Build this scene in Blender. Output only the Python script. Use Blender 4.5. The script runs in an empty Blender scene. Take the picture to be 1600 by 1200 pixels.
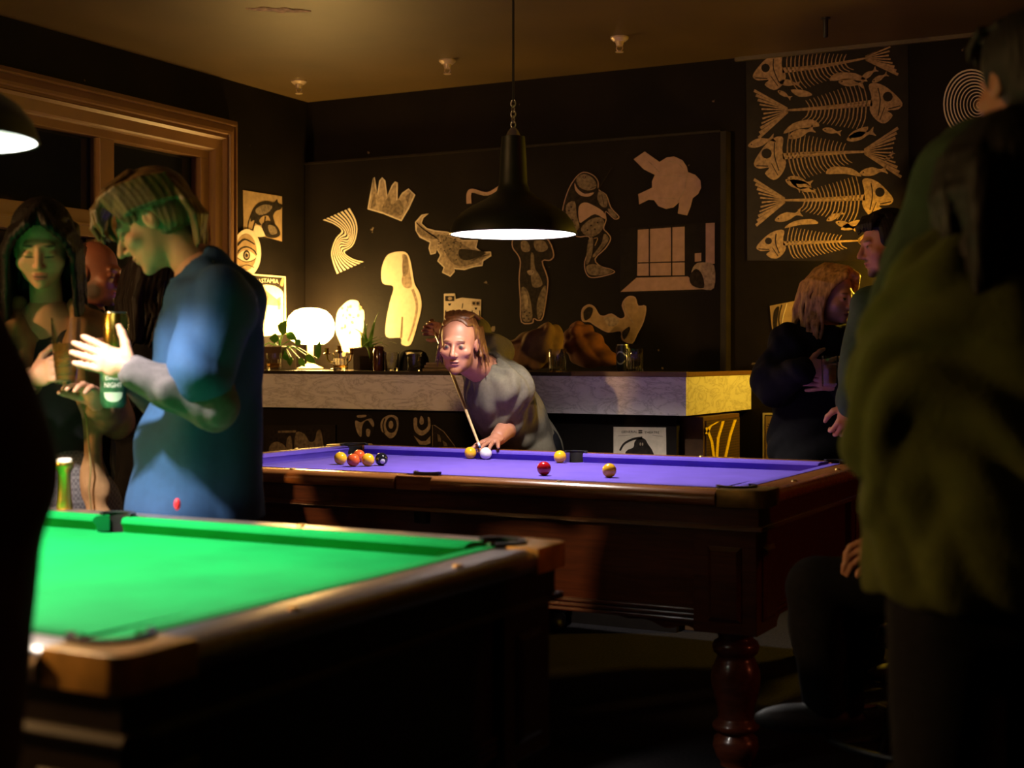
import bpy, bmesh, math, random
import numpy as np
from mathutils import Vector, Matrix

sc = bpy.context.scene
COL = sc.collection
V = Vector
# ------------------------------------------------------------------ camera
TH = math.radians(28.1)
ct, st = math.cos(TH), math.sin(TH)
F, CX, HY, EYE = 2215.0, 800.0, 556.0, 1.31
cam_d = bpy.data.cameras.new('camera')
cam = bpy.data.objects.new('camera', cam_d); COL.objects.link(cam)
cam.location = (0, 0, EYE)
cam.rotation_euler = (math.radians(90), 0, TH)
cam_d.sensor_width = 36.0
cam_d.lens = 36.0 * F / 1600.0
cam_d.shift_y = -(600.0 - HY) / 1600.0
cam_d.clip_start = 0.05
cam_d.dof.use_dof = True
cam_d.dof.focus_distance = 6.2
cam_d.dof.aperture_fstop = 2.6
sc.camera = cam
# ------------------------------------------------------------------ world, exposure
w = bpy.data.worlds.new('world'); sc.world = w; w.use_nodes = True
w.node_tree.nodes['Background'].inputs[0].default_value = (0.5, 0.32, 0.15, 1)
w.node_tree.nodes['Background'].inputs[1].default_value = 0.0
sc.view_settings.view_transform = 'Standard'
sc.view_settings.look = 'None'
sc.view_settings.gamma = 1.0
sc.view_settings.use_curve_mapping = False
sc.view_settings.exposure = 0.0
try:
    sc.cycles.sample_clamp_indirect = 4.0
    sc.cycles.max_bounces = 8
except Exception:
    pass
# lamp powers (the lamps themselves are built further down)
PENDANT_W = 135.0
PENDANT_W2 = 270.0
PENDANT_RGB = (1.0, 0.93, 0.86)
TABLE_LAMP_E = 85.0
ASSUMED_YELLOW_E = 560.0
ADDED_WARM_E = 1000.0
ADDED_FRONT_E = 45.0
ASSUMED_RED_E = 110.0

# ------------------------------------------------------------------ geometry helpers
def P(px, py, z):
    """a point at distance z in front of the camera, seen in direction (px, py)"""
    xc = (px - CX) / F * z
    return V((xc * ct - z * st, xc * st + z * ct, EYE - (py - HY) / F * z))
def ray(px, py):
    return P(px, py, 1.0) - V((0, 0, EYE))
def on_plane(px, py, p0, n):
    d = ray(px, py); o = V((0, 0, EYE))
    return o + d * ((p0 - o).dot(n) / d.dot(n))
def on_b(px, py, b): return on_plane(px, py, V((0, b, 0)), V((0, 1, 0)))
def on_h(px, py, h): return on_plane(px, py, V((0, 0, h)), V((0, 0, 1)))
def camdir(x, up, fwd):
    """direction from camera-right / up / away components"""
    return V((x * ct - fwd * st, x * st + fwd * ct, up)).normalized()

# ------------------------------------------------------------------ materials
MATS = {}
def M(name, col, rough=0.5, metal=0.0, var=0.12, scale=18.0, bump=0.0, bscale=None, coat=0.0,
      trans=0.0, ior=1.45, emit=None, estr=0.0, spec=0.5, sheen=0.0, attr=None, sss=0.0, stretch=None):
    if name in MATS: return MATS[name]
    m = bpy.data.materials.new(name); m.use_nodes = True; MATS[name] = m
    nt = m.node_tree; b = nt.nodes['Principled BSDF']
    b.inputs['Roughness'].default_value = rough
    b.inputs['Metallic'].default_value = metal
    b.inputs['Coat Weight'].default_value = coat
    b.inputs['Coat Roughness'].default_value = 0.12
    b.inputs['Transmission Weight'].default_value = trans
    b.inputs['IOR'].default_value = ior
    b.inputs['Specular IOR Level'].default_value = spec
    b.inputs['Sheen Weight'].default_value = sheen
    if sss:
        b.inputs['Subsurface Weight'].default_value = sss
        b.inputs['Subsurface Radius'].default_value = (0.02, 0.008, 0.004)
    if emit:
        b.inputs['Emission Color'].default_value = (*emit, 1); b.inputs['Emission Strength'].default_value = estr
    tc = nt.nodes.new('ShaderNodeTexCoord'); mp = nt.nodes.new('ShaderNodeMapping')
    nt.links.new(tc.outputs['Object'], mp.inputs['Vector'])
    if stretch: mp.inputs['Scale'].default_value = stretch
    nz = nt.nodes.new('ShaderNodeTexNoise'); nz.inputs['Scale'].default_value = scale; nz.inputs['Detail'].default_value = 5
    nt.links.new(mp.outputs[0], nz.inputs['Vector'])
    rp = nt.nodes.new('ShaderNodeMapRange')
    rp.inputs['From Min'].default_value = 0.3; rp.inputs['From Max'].default_value = 0.7
    rp.inputs['To Min'].default_value = 1 - var; rp.inputs['To Max'].default_value = 1 + var
    nt.links.new(nz.outputs['Fac'], rp.inputs['Value'])
    mx = nt.nodes.new('ShaderNodeVectorMath'); mx.operation = 'SCALE'
    if attr:
        at = nt.nodes.new('ShaderNodeAttribute'); at.attribute_name = attr
        nt.links.new(at.outputs['Color'], mx.inputs[0])
    else:
        mx.inputs[0].default_value = col
    nt.links.new(rp.outputs[0], mx.inputs['Scale'])
    nt.links.new(mx.outputs[0], b.inputs['Base Color'])
    if bump:
        n2 = nt.nodes.new('ShaderNodeTexNoise'); n2.inputs['Scale'].default_value = bscale or scale * 3; n2.inputs['Detail'].default_value = 4
        nt.links.new(mp.outputs[0], n2.inputs['Vector'])
        bp = nt.nodes.new('ShaderNodeBump'); bp.inputs['Strength'].default_value = bump; bp.inputs['Distance'].default_value = 0.01
        nt.links.new(n2.outputs['Fac'], bp.inputs['Height']); nt.links.new(bp.outputs[0], b.inputs['Normal'])
    return m
def wood(name, c1, c2, rough=0.35, coat=0.3, axis=0, scale=6.0):
    if name in MATS: return MATS[name]
    m = M(name, c1, rough, coat=coat)
    nt = m.node_tree; b = nt.nodes['Principled BSDF']
    tc = nt.nodes.new('ShaderNodeTexCoord'); mp = nt.nodes.new('ShaderNodeMapping')
    s = [14.0, 14.0, 14.0]; s[axis] = 1.2
    mp.inputs['Scale'].default_value = s
    nt.links.new(tc.outputs['Object'], mp.inputs[0])
    nz = nt.nodes.new('ShaderNodeTexNoise'); nz.inputs['Scale'].default_value = scale; nz.inputs['Detail'].default_value = 8; nz.inputs['Distortion'].default_value = 0.6
    nt.links.new(mp.outputs[0], nz.inputs['Vector'])
    cr = nt.nodes.new('ShaderNodeValToRGB'); cr.color_ramp.elements[0].position = 0.32; cr.color_ramp.elements[1].position = 0.68
    cr.color_ramp.elements[0].color = (*c1, 1); cr.color_ramp.elements[1].color = (*c2, 1)
    nt.links.new(nz.outputs['Fac'], cr.inputs[0]); nt.links.new(cr.outputs[0], b.inputs['Base Color'])
    return m
def glassy(name, col=(1, 1, 1), rough=0.02):
    if name in MATS: return MATS[name]
    m = M(name, col, rough, trans=1.0, ior=1.45, var=0.0)
    return m

# ------------------------------------------------------------------ object helpers
def tag(o, label=None, cat=None, group=None, kind=None):
    if label: o['label'] = label
    if cat: o['category'] = cat
    if group: o['group'] = group
    if kind: o['kind'] = kind
    return o
def empty(name, loc=(0, 0, 0), rz=0.0, label=None, cat=None, group=None, kind=None):
    o = bpy.data.objects.new(name, None); COL.objects.link(o)
    o.empty_display_size = 0.05
    o.location = loc; o.rotation_euler = (0, 0, rz)
    return tag(o, label, cat, group, kind)
class B:
    """bmesh collector"""
    def __init__(s): s.bm = bmesh.new(); s.mi = 0
    def _new(s, vs, fs):
        v = [s.bm.verts.new(p) for p in vs]
        for f in fs:
            try:
                q = s.bm.faces.new([v[i] for i in f]); q.material_index = s.mi
            except ValueError: pass
        return v
    def box(s, lo, hi):
        x0, y0, z0 = lo; x1, y1, z1 = hi
        s._new([(x0,y0,z0),(x1,y0,z0),(x1,y1,z0),(x0,y1,z0),(x0,y0,z1),(x1,y0,z1),(x1,y1,z1),(x0,y1,z1)],
               [(0,3,2,1),(4,5,6,7),(0,1,5,4),(1,2,6,5),(2,3,7,6),(3,0,4,7)])
        return s
    def prism(s, pts, z0, z1, fr=None):
        """extruded polygon; fr maps (x,y,z) to space"""
        n = len(pts); f = fr or (lambda x, y, z: (x, y, z))
        s._new([f(p[0], p[1], z0) for p in pts] + [f(p[0], p[1], z1) for p in pts],
               [tuple(range(n))[::-1], tuple(range(n, 2*n))] + [(i, (i+1) % n, n+(i+1) % n, n+i) for i in range(n)])
        return s
    def sweep(s, rings, closed=False, caps=True, ring_closed=True):
        n = len(rings[0]); vs = [p for r in rings for p in r]; fs = []
        m = len(rings)
        for i in range(m if closed else m-1):
            a = i*n; b_ = ((i+1) % m)*n
            for j in range(n if ring_closed else n-1):
                fs.append((a+j, a+(j+1) % n, b_+(j+1) % n, b_+j))
        if caps and not closed and ring_closed:
            fs.append(tuple(range(n))[::-1]); fs.append(tuple(range((m-1)*n, m*n)))
        s._new(vs, fs); return s
    def lathe(s, prof, c=(0,0,0), n=24, fr=None, cap=True):
        rings = []
        for r, z in prof:
            rings.append([V((c[0]+r*math.cos(2*math.pi*k/n), c[1]+r*math.sin(2*math.pi*k/n), c[2]+z)) for k in range(n)])
        if fr: rings = [[fr @ p for p in r] for r in rings]
        return s.sweep(rings, caps=cap)
    def tube(s, pts, rad, n=8):
        pts = [V(p) for p in pts]; rings = []
        for i, p in enumerate(pts):
            t = (pts[min(i+1, len(pts)-1)] - pts[max(i-1, 0)]).normalized()
            u = t.orthogonal().normalized() if i == 0 else (u - t*u.dot(t)).normalized()
            q = t.cross(u); r = rad[i] if isinstance(rad, (list, tuple)) else rad
            rings.append([p + (u*math.cos(2*math.pi*k/n) + q*math.sin(2*math.pi*k/n))*r for k in range(n)])
        return s.sweep(rings)
    def ball(s, c, r, n=14, m=9, R=None):
        r = (r, r, r) if not isinstance(r, (tuple, list)) else r
        rings = []
        for i in range(1, m):
            a = math.pi*i/m
            ring = []
            for k in range(n):
                p = V((r[0]*math.sin(a)*math.cos(2*math.pi*k/n), r[1]*math.sin(a)*math.sin(2*math.pi*k/n), -r[2]*math.cos(a)))
                ring.append((R @ p if R else p) + V(c))
            rings.append(ring)
        n0 = len(rings)
        vs = [p for q in rings for p in q]
        p0 = V((0,0,-r[2])); p1 = V((0,0,r[2]))
        vs += [(R @ p0 if R else p0)+V(c), (R @ p1 if R else p1)+V(c)]
        fs = [(i*n+k, i*n+(k+1) % n, (i+1)*n+(k+1) % n, (i+1)*n+k) for i in range(n0-1) for k in range(n)]
        fs += [(n0*n, (k+1) % n, k) for k in range(n)] + [(n0*n+1, (n0-1)*n+k, (n0-1)*n+(k+1) % n) for k in range(n)]
        s._new(vs, fs); return s
    def build(s, name, mat, parent=None, smooth=False, bevel=0.0, loc=None, angle=40):
        bmesh.ops.recalc_face_normals(s.bm, faces=s.bm.faces)
        if bevel:
            es = [e for e in s.bm.edges if len(e.link_faces) == 2 and e.calc_face_angle(0) > 0.6]
            bmesh.ops.bevel(s.bm, geom=es, offset=bevel, segments=2, affect='EDGES', profile=0.6)
        me = bpy.data.meshes.new(name); s.bm.to_mesh(me); s.bm.free()
        for m in (mat if isinstance(mat, (list, tuple)) else [mat]): me.materials.append(m)
        if smooth:
            me.shade_smooth()
            try: me.set_sharp_from_angle(angle=math.radians(angle))
            except Exception: pass
        o = bpy.data.objects.new(name, me); COL.objects.link(o)
        if parent: o.parent = parent
        if loc is not None: o.location = loc
        return o
def copy_tree(o, parent=None):
    c = o.copy(); COL.objects.link(c)
    if parent: c.parent = parent
    for ch in list(o.children): copy_tree(ch, c)
    return c
# ================================================================== ROOM
CEIL = 2.88; WB = 7.15; PB = 7.10
m_wall = M('wall_paint', (0.0085, 0.006, 0.0045), 0.65, var=0.35, scale=3.0, bump=0.12, bscale=40, spec=0.12)
def chips(m, dens=9.0):
    """small pale paint chips scattered over the dark paint"""
    nt = m.node_tree; b = nt.nodes['Principled BSDF']
    src = b.inputs['Base Color'].links[0].from_socket
    tc = nt.nodes.new('ShaderNodeTexCoord')
    nz = nt.nodes.new('ShaderNodeTexNoise'); nz.inputs['Scale'].default_value = 14; nz.inputs['Detail'].default_value = 6
    nt.links.new(tc.outputs['Object'], nz.inputs['Vector'])
    cr = nt.nodes.new('ShaderNodeValToRGB'); cr.color_ramp.elements[0].position = 0.735; cr.color_ramp.elements[1].position = 0.76
    nt.links.new(nz.outputs['Fac'], cr.inputs[0])
    mx = nt.nodes.new('ShaderNodeMix'); mx.data_type = 'RGBA'
    nt.links.new(cr.outputs[0], mx.inputs[0]); nt.links.new(src, mx.inputs[6]); mx.inputs[7].default_value = (0.22, 0.17, 0.12, 1)
    nt.links.new(mx.outputs[2], b.inputs['Base Color'])
chips(m_wall)
m_ceil = M('ceiling_paint', (0.085, 0.050, 0.012), 0.50, var=0.18, scale=2.0, bump=0.05, bscale=9, spec=0.6)
m_floor = M('carpet', (0.016, 0.014, 0.015), 0.95, var=0.5, scale=90.0, bump=0.4, bscale=220, spec=0.1)
COR = V((-5.25, WB, 0))                      # corner between left and back wall
TL = math.radians(-2.0)
dL = V((math.sin(TL), math.cos(TL), 0)); nL = V((math.cos(TL), -math.sin(TL), 0))
def on_left(px, py, proud=0.0): return on_plane(px, py, COR + nL*proud, nL)
def left_tz(px, py):
    p = on_left(px, py); return ((COR - p).dot(dL), p.z)
def left_fr(t, z, h):                        # along wall towards the viewer, up, into the room
    return COR - dL*t + nL*h + V((0, 0, z))
XR, YF = 3.2, -2.6
b_ = B(); b_.box((-7.2, YF-0.2, -0.1), (XR+0.2, WB+0.2, 0)); tag(b_.build('floor', m_floor), kind='structure')
b_ = B(); b_.box((-7.2, YF-0.2, CEIL), (XR+0.2, WB+0.2, CEIL+0.1)); ceil_o = tag(b_.build('ceiling', m_ceil), kind='structure')
b_ = B(); b_.box((-7.2, WB, 0), (XR+0.2, WB+0.15, CEIL)); wall_back = tag(b_.build('wall_back', m_wall), kind='structure')
b_ = B(); b_.box((XR, YF, 0), (XR+0.15, WB, CEIL)); tag(b_.build('wall_right', m_wall), kind='structure')
b_ = B(); b_.box((-7.2, YF-0.15, 0), (XR, YF, CEIL)); tag(b_.build('wall_front', m_wall), kind='structure')
# boarded panel that stands proud of the back wall, with a rail on top and a post at its end
pl = -5.235; pr = on_b(1137, 300, PB).x
ptop = on_b(1100, 209, PB).z
b_ = B(); b_.box((pl, PB, 0), (pr-0.035, WB, ptop)); pan = tag(b_.build('trim_1', m_wall), kind='structure')
m_post = M('dark_timber', (0.012, 0.008, 0.005), 0.5, var=0.3, scale=12, spec=0.2)
b_ = B(); b_.box((pr-0.035, PB-0.02, 0), (pr, WB, ptop+0.006)); tag(b_.build('trim_2', m_post, bevel=0.004), kind='structure')
b_ = B(); b_.box((pl, PB-0.012, ptop), (pr-0.035, WB, ptop+0.012)); tag(b_.build('trim_3', m_post), kind='structure')
# thin pale cornice line above the fish poster
c0 = on_b(1150, 90, WB).x
b_ = B(); b_.box((c0, WB-0.022, CEIL-0.02), (XR, WB, CEIL)); tag(b_.build('trim_4', M('cornice_paint', (0.10, 0.075, 0.04), 0.5)), kind='structure')

# ---- left wall with the window opening
tR, zT = left_tz(361, 189)                    # outer top right corner of the architrave
zT = 0.5*(zT + left_tz(0, 108)[1])
tl_, _ = left_tz(-260, 300)
arch_w = left_tz(326, 300)[0] - tR            # architrave width along the wall
t_in = tR + arch_w
z_in = zT - arch_w*0.95
LW = 9.0                                      # wall length towards the camera
b_ = B()
def wbox(b, t0, t1, z0, z1, h0, h1):
    b._new([left_fr(t, z, h) for t, z, h in ((t0,z0,h0),(t1,z0,h0),(t1,z0,h1),(t0,z0,h1),(t0,z1,h0),(t1,z1,h0),(t1,z1,h1),(t0,z1,h1))],
           [(0,3,2,1),(4,5,6,7),(0,1,5,4),(1,2,6,5),(2,3,7,6),(3,0,4,7)])
    return b
T_END = tR + 3.6                              # far end of the glazed front, beyond the frame
wbox(b_, -0.1, t_in-0.02, 0, CEIL, -0.2, 0); wbox(b_, t_in-0.02, T_END, z_in+0.02, CEIL, -0.2, 0)
wbox(b_, T_END, LW+2, 0, CEIL, -0.2, 0); wbox(b_, t_in-0.02, T_END, 0, 0.25, -0.2, 0)
wall_left = tag(b_.build('wall_left', m_wall), kind='structure')
m_arch = M('window_paint', (0.21, 0.105, 0.040), 0.42, var=0.10, scale=5, bump=0.04, bscale=60)
win = empty('window_1', left_fr(tR, 0, 0), kind='structure')
wl = lambda p: p - left_fr(tR, 0, 0)
prof = [(0, 0), (0, .045), (.12, .062), (.16, .062), (.18, .050), (.36, .066), (.44, .066), (.47, .050), (.53, .050), (.57, .058), (.64, .040),
        (.92, .034), (.96, .022), (1.0, .018), (1.0, -0.09)]
b_ = B(); rings = []
for sec in range(3):
    ring = []
    for wv, h in prof:
        o_ = wv*arch_w
        t, z = [(tR+o_, 0.0), (tR+o_, zT-o_*0.95), (T_END, zT-o_*0.95)][sec]
        ring.append(wl(left_fr(t, z, h)))
    rings.append(ring)
b_.sweep(rings, ring_closed=False); b_.build('architrave', m_arch, win)
def wpart(name, mat, t0, t1, z0, z1, h0, h1, bev=0.0):
    b = B(); b._new([wl(left_fr(t, z, h)) for t, z, h in ((t0,z0,h0),(t1,z0,h0),(t1,z0,h1),(t0,z0,h1),(t0,z1,h0),(t1,z1,h0),(t1,z1,h1),(t0,z1,h1))],
           [(0,3,2,1),(4,5,6,7),(0,1,5,4),(1,2,6,5),(2,3,7,6),(3,0,4,7)])
    return b.build(name, mat, win, bevel=bev)
m_glass_dark = M('window_glass', (0.012, 0.013, 0.013), 0.06, var=0.0)
tg0 = left_tz(313, 300)[0]; zg = left_tz(313, 242)[1] - 0.012
tm1 = left_tz(178, 250)[0]; tm0 = left_tz(156, 250)[0]
zr1 = left_tz(120, 326)[1]; zr0 = left_tz(120, 368)[1]
wpart('top_rail', m_arch, t_in-0.005, T_END, zg, z_in+0.01, -0.09, 0.004, 0.003)
wpart('stile', m_arch, t_in-0.005, tg0, 0.25, zg, -0.09, 0.004, 0.003)
wpart('transom', m_arch, tg0, T_END, zr0, zr1, -0.09, 0.012, 0.003)
wpart('transom_bead', m_arch, tg0, T_END, zr0+0.05, zr0+0.064, 0.012, 0.02)
mw = tm0 - tm1
panes_t = [(tg0, tm1), (tm0, tm0 + (tm1-tg0)*1.02)]
wpart('mullion', m_arch, tm1, tm0, zr1, zg, -0.085, 0.002, 0.003)
t_ = panes_t[1][1]
wpart('mullion', m_arch, t_, t_+mw, zr1, zg, -0.085, 0.002, 0.003)
panes_t.append((t_+mw, T_END))
for a0, a1 in panes_t:
    wpart('pane', m_glass_dark, a0, a1, zr1, zg, -0.070, -0.062)
    wpart('pane', m_glass_dark, a0, a1-0.02, 0.25, zr0, -0.070, -0.062)
wpart('lower_mullion', m_arch, tm0-0.02, tm0+0.03, 0.25, zr0, -0.085, -0.002, 0.003)

# ---- ceiling fittings
m_spr = M('sprinkler_metal', (0.55, 0.42, 0.28), 0.35, metal=0.3)
def sprinkler(px, py, label):
    p = on_h(px, py, CEIL)
    r = empty('ceiling_sprinkler', p, label=label, cat='sprinkler', group='sprinkler heads on the ceiling')
    b = B(); b.lathe([(0.0, 0), (0.045, 0), (0.045, -0.008), (0.03, -0.022), (0.0, -0.022)], n=20); b.build('escutcheon', m_spr, r, True)
    b = B(); b.lathe([(0.0, -0.02), (0.022, -0.02), (0.016, -0.045), (0.0, -0.045)], n=12); b.build('body', m_spr, r, True)
    for s in (-1, 1):
        b = B(); b.tube([(s*0.014, 0, -0.04), (s*0.017, 0, -0.058), (s*0.006, 0, -0.072)], 0.003, 6); b.build('yoke_arm', m_spr, r)
    b = B(); b.lathe([(0.0, -0.07), (0.02, -0.071), (0.02, -0.075), (0.0, -0.075)], n=16); b.build('deflector', m_spr, r)
sprinkler(467, 126, 'ceiling sprinkler head near the corner above the window frame')
sprinkler(699, 94, 'tilted ceiling sprinkler head between the window and the pendant cord')
sprinkler(968, 58, 'brass-lit ceiling sprinkler head beyond the pendant cord towards the fish poster')
p = on_h(1290, 28, CEIL)
rod = empty('ceiling_rod', p, label='short black rod hanging from the ceiling above the fish poster', cat='rod')
m_black = M('black_metal', (0.008, 0.008, 0.008), 0.45)
b_ = B(); b_.lathe([(0.0, 0), (0.022, 0), (0.022, -0.006), (0, -0.006)], n=14); b_.build('plate', m_black, rod)
b_ = B(); b_.lathe([(0.0, -0.005), (0.012, -0.005), (0.012, -0.085), (0.008, -0.092), (0, -0.092)], n=12); b_.build('stem', m_black, rod, True)
# torn paint on the ceiling
random.seed(4)
a_ = on_h(384, 13, CEIL); c_ = on_h(486, 17, CEIL)
up_, lo_ = [], []
for i in range(15):
    q = a_.lerp(c_, i/14); k = math.sin(math.pi*min(1, i/14*0.93+0.06))*0.05 + 0.005
    sd = (c_-a_).normalized().cross(V((0, 0, 1)))
    up_.append(q + sd*k*random.uniform(0.3, 1)); lo_.append(q - sd*k*random.uniform(0.3, 1))
b_ = B(); b_.prism([(p.x-a_.x, p.y-a_.y) for p in up_ + lo_[::-1]], -0.004, 0.0005)
pt = b_.build('paint_tear', M('bare_plaster', (0.42, 0.30, 0.18), 0.9, var=0.5, scale=30), loc=(a_.x, a_.y, CEIL)); pt.parent = ceil_o

# ================================================================== POOL TABLES
def arc(c, r, a0, a1, n):
    return [(c[0]+r*math.cos(a0+(a1-a0)*i/n), c[1]+r*math.sin(a0+(a1-a0)*i/n)) for i in range(n+1)]
RT, BED = 0.89, 0.853
HX, HYY = 1.122, 0.575          # cushion noses
OX, OY = 1.268, 0.705          # rail outer edges
CW = 0.046                     # cushion depth
def pool_table(loc, label, cloth, rail_m, body_m, cap_m):
    r = empty('pool_table', loc, label=label, cat='pool table')
    m_pk = M('pocket_leather', (0.012, 0.010, 0.009), 0.5, var=0.3)
    m_rim = M('pocket_rim', (0.03, 0.03, 0.032), 0.25)
    pk = [(sx*(HX+0.022), sy*(HYY+0.022)) for sx in (-1, 1) for sy in (-1, 1)]; mid = [(0, sy*(HYY+0.030)) for sy in (-1, 1)]
    # bed with the pocket bites cut out
    R1, R2 = 0.056, 0.046; ex, ey = HX+0.028, HYY+0.028
    pts = []
    def bite(c, rr, a0, a1):
        for p in arc(c, rr, a0, a1, 9):
            pts.append((max(-ex, min(ex, p[0])), max(-ey, min(ey, p[1]))))
    pi = math.pi
    bite(pk[0], R1, pi*0.62, -pi*0.12)
    bite(mid[0], R2, pi*0.97, pi*0.03)
    bite(pk[2], R1, pi*1.12, pi*0.38)
    bite(pk[3], R1, -pi*0.38, -pi*1.12)
    bite(mid[1], R2, -pi*0.03, -pi*0.97)
    bite(pk[1], R1, pi*0.12, -pi*0.62)
    b = B(); b.prism(pts, BED-0.03, BED); b.build('bed', cloth, r)
    # six cushions
    def cushion(p0, p1, nrm, e0, e1):
        p0, p1, nrm = V((*p0, 0)), V((*p1, 0)), V((*nrm, 0)); t = (p1-p0).normalized()
        prof = [(0.0, RT-0.012), (0.003, RT-0.004), (0.012, RT+0.001), (CW, RT+0.001), (CW, BED-0.004), (0.014, BED-0.004), (0.010, RT-0.024)]
        rings = []
        n = 10
        for i in range(n+1):
            f = i/n; ring = []
            for o_, z in prof:
                a = p0 - t*0 + t*(e0*o_/CW); c = p1 - t*(e1*o_/CW)
                ring.append(a.lerp(c, f) + nrm*o_ + V((0, 0, z)))
            rings.append(ring)
        b = B(); b.sweep(rings); b.build('cushion', cloth, r, True, angle=35)
    g, gm = 0.050, 0.050
    for sy in (-1, 1):
        cushion((-HX+g, sy*HYY), (-gm, sy*HYY), (0, sy), -0.03, 0.0-0.016)
        cushion((gm, sy*HYY), (HX-g, sy*HYY), (0, sy), -0.016, -0.03)
    for sx in (-1, 1):
        cushion((sx*HX, -HYY+g), (sx*HX, HYY-g), (sx, 0), -0.03, -0.03)
    # rails, with rounded outer edge
    def rail(p0, p1, nrm):
        p0, p1, nrm = V((*p0, 0)), V((*p1, 0)), V((*nrm, 0)); w_ = OX-HX
        prof = [(CW, RT-0.001), (w_-0.03, RT), (w_-0.012, RT-0.006), (w_-0.002, RT-0.018), (w_, RT-0.03), (w_-0.004, RT-0.044), (w_-0.016, RT-0.05), (CW, RT-0.05)]
        b = B(); b.sweep([[p + nrm*o_ + V((0, 0, z)) for o_, z in prof] for p in (p0, p1)]); return b.build('rail', rail_m, r, True, angle=50)
    ca = 0.105
    for sy in (-1, 1):
        rail((-OX+ca+0.05, sy*HYY), (-0.075, sy*HYY), (0, sy)); rail((0.075, sy*HYY), (OX-ca-0.05, sy*HYY), (0, sy))
        b = B(); b.prism([(-0.075, sy*(HYY+0.080)), (0.075, sy*(HYY+0.080)), (0.075, sy*OY), (-0.075, sy*OY)], RT-0.05, RT-0.001)
        b.build('rail', rail_m, r, bevel=0.004)
        for k in (-0.55, 0.55):                                     # round sights
            b = B(); b.lathe([(0, 0.0), (0.011, 0.0), (0.009, 0.004), (0, 0.005)], (k, sy*(OY-0.035), RT-0.0005), 12); b.build('rail_stud', cap_m, r, True)
    for sx in (-1, 1):
        rail((sx*HX, -OY+ca+0.05), (sx*HX, OY-ca-0.05), (sx, 0))
        for k in (-0.27, 0.27):
            b = B(); b.lathe([(0, 0.0), (0.011, 0.0), (0.009, 0.004), (0, 0.005)], (sx*(OX-0.035), k, RT-0.0005), 12); b.build('rail_stud', cap_m, r, True)
    # brass corner castings with the pocket notch
    for sx in (-1, 1):
        for sy in (-1, 1):
            c = (HX+0.022, HYY+0.022); q = []
            L_ = ca+0.05
            q += [(OX-L_, HYY+CW+0.012), (OX-L_, OY+0.003)]
            q += arc((OX-0.035+0.003, OY-0.035+0.003), 0.035, pi/2, 0, 6)
            q += [(OX+0.003, OY-L_), (HX+CW+0.012, OY-L_)]
            q += arc(c, 0.066, -pi*0.16, pi*0.66, 10)
            b = B(); b.prism([(x*sx, y*sy) for x, y in q], RT-0.053, RT+0.004); b.build('corner_casting', cap_m, r, True, bevel=0.005, angle=30)
    # pocket liners
    for i, c in enumerate(pk + mid):
        a_mid = math.atan2(c[1], c[0]*0.5) if i < 4 else (pi/2 if c[1] > 0 else -pi/2)
        if i < 4: a_mid = math.atan2(1 if c[1] > 0 else -1, 1 if c[0] > 0 else -1)
        half = pi*0.62 if i < 4 else pi*0.5
        rr = 0.066 if i < 4 else 0.054
        o1 = arc(c, rr, a_mid-half, a_mid+half, 14); i1 = arc(c, rr-0.009, a_mid+half, a_mid-half, 14)
        b = B(); b.prism(o1+i1, 0.73, RT+0.006); po = b.build('pocket', m_pk, r, True, angle=30)
        b = B(); b.prism(o1+arc(c, rr-0.012, a_mid+half, a_mid-half, 14), RT+0.006, RT+0.010); b.build('pocket_rim', m_rim, po)
        b = B(); b.lathe([(0, 0.72), (rr, 0.72), (rr, 0.75), (0, 0.75)], (*c, 0), 16); b.build('pocket_base', m_pk, po)
    # body under the rails
    def ring_box(x0, y0, z0, z1, x1=None, y1=None):
        pass
    def side_panels(nm, inset, z0, z1, m, thick=0.03, top_inset=None, bev=0.003):
        for sy in (-1, 1):
            y1 = sy*(OY-inset); yt = sy*(OY-(inset if top_inset is None else top_inset)); xx = OX-inset
            b = B(); b._new([(-xx, y1, z0), (xx, y1, z0), (xx, y1-sy*thick, z0), (-xx, y1-sy*thick, z0), (-xx, yt, z1), (xx, yt, z1), (xx, y1-sy*thick, z1), (-xx, y1-sy*thick, z1)],
                            [(0,3,2,1),(4,5,6,7),(0,1,5,4),(1,2,6,5),(2,3,7,6),(3,0,4,7)]); b.build(nm, m, r, bevel=bev)
        for sx in (-1, 1):
            x1 = sx*(OX-inset); xt = sx*(OX-(inset if top_inset is None else top_inset)); yy = OY-inset-thick
            b = B(); b._new([(x1, -yy, z0), (x1, yy, z0), (x1-sx*thick, yy, z0), (x1-sx*thick, -yy, z0), (xt, -yy, z1), (xt, yy, z1), (x1-sx*thick, yy, z1), (x1-sx*thick, -yy, z1)],
                            [(0,3,2,1),(4,5,6,7),(0,1,5,4),(1,2,6,5),(2,3,7,6),(3,0,4,7)]); b.build(nm, m, r, bevel=bev)
    side_panels('frieze', 0.022, 0.778, RT-0.05, body_m, 0.05)
    side_panels('moulding', 0.006, 0.765, 0.781, body_m, 0.06, 0.014, 0.004)
    side_panels('apron', 0.058, 0.462, 0.765, body_m, 0.03)
    for z in (0.460, 0.476, 0.492):
        side_panels('base_bead', 0.046, z, z+0.013, body_m, 0.02, 0.048, 0.004)
    b = B(); b.box((-HX, -HYY+0.01, 0.74), (HX, HYY-0.01, BED-0.03)); b.build('slate', M('slate', (0.05, 0.05, 0.05), 0.8), r)
    # legs
    lx, ly = OX-0.032-0.105, OY-0.032-0.105
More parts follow.
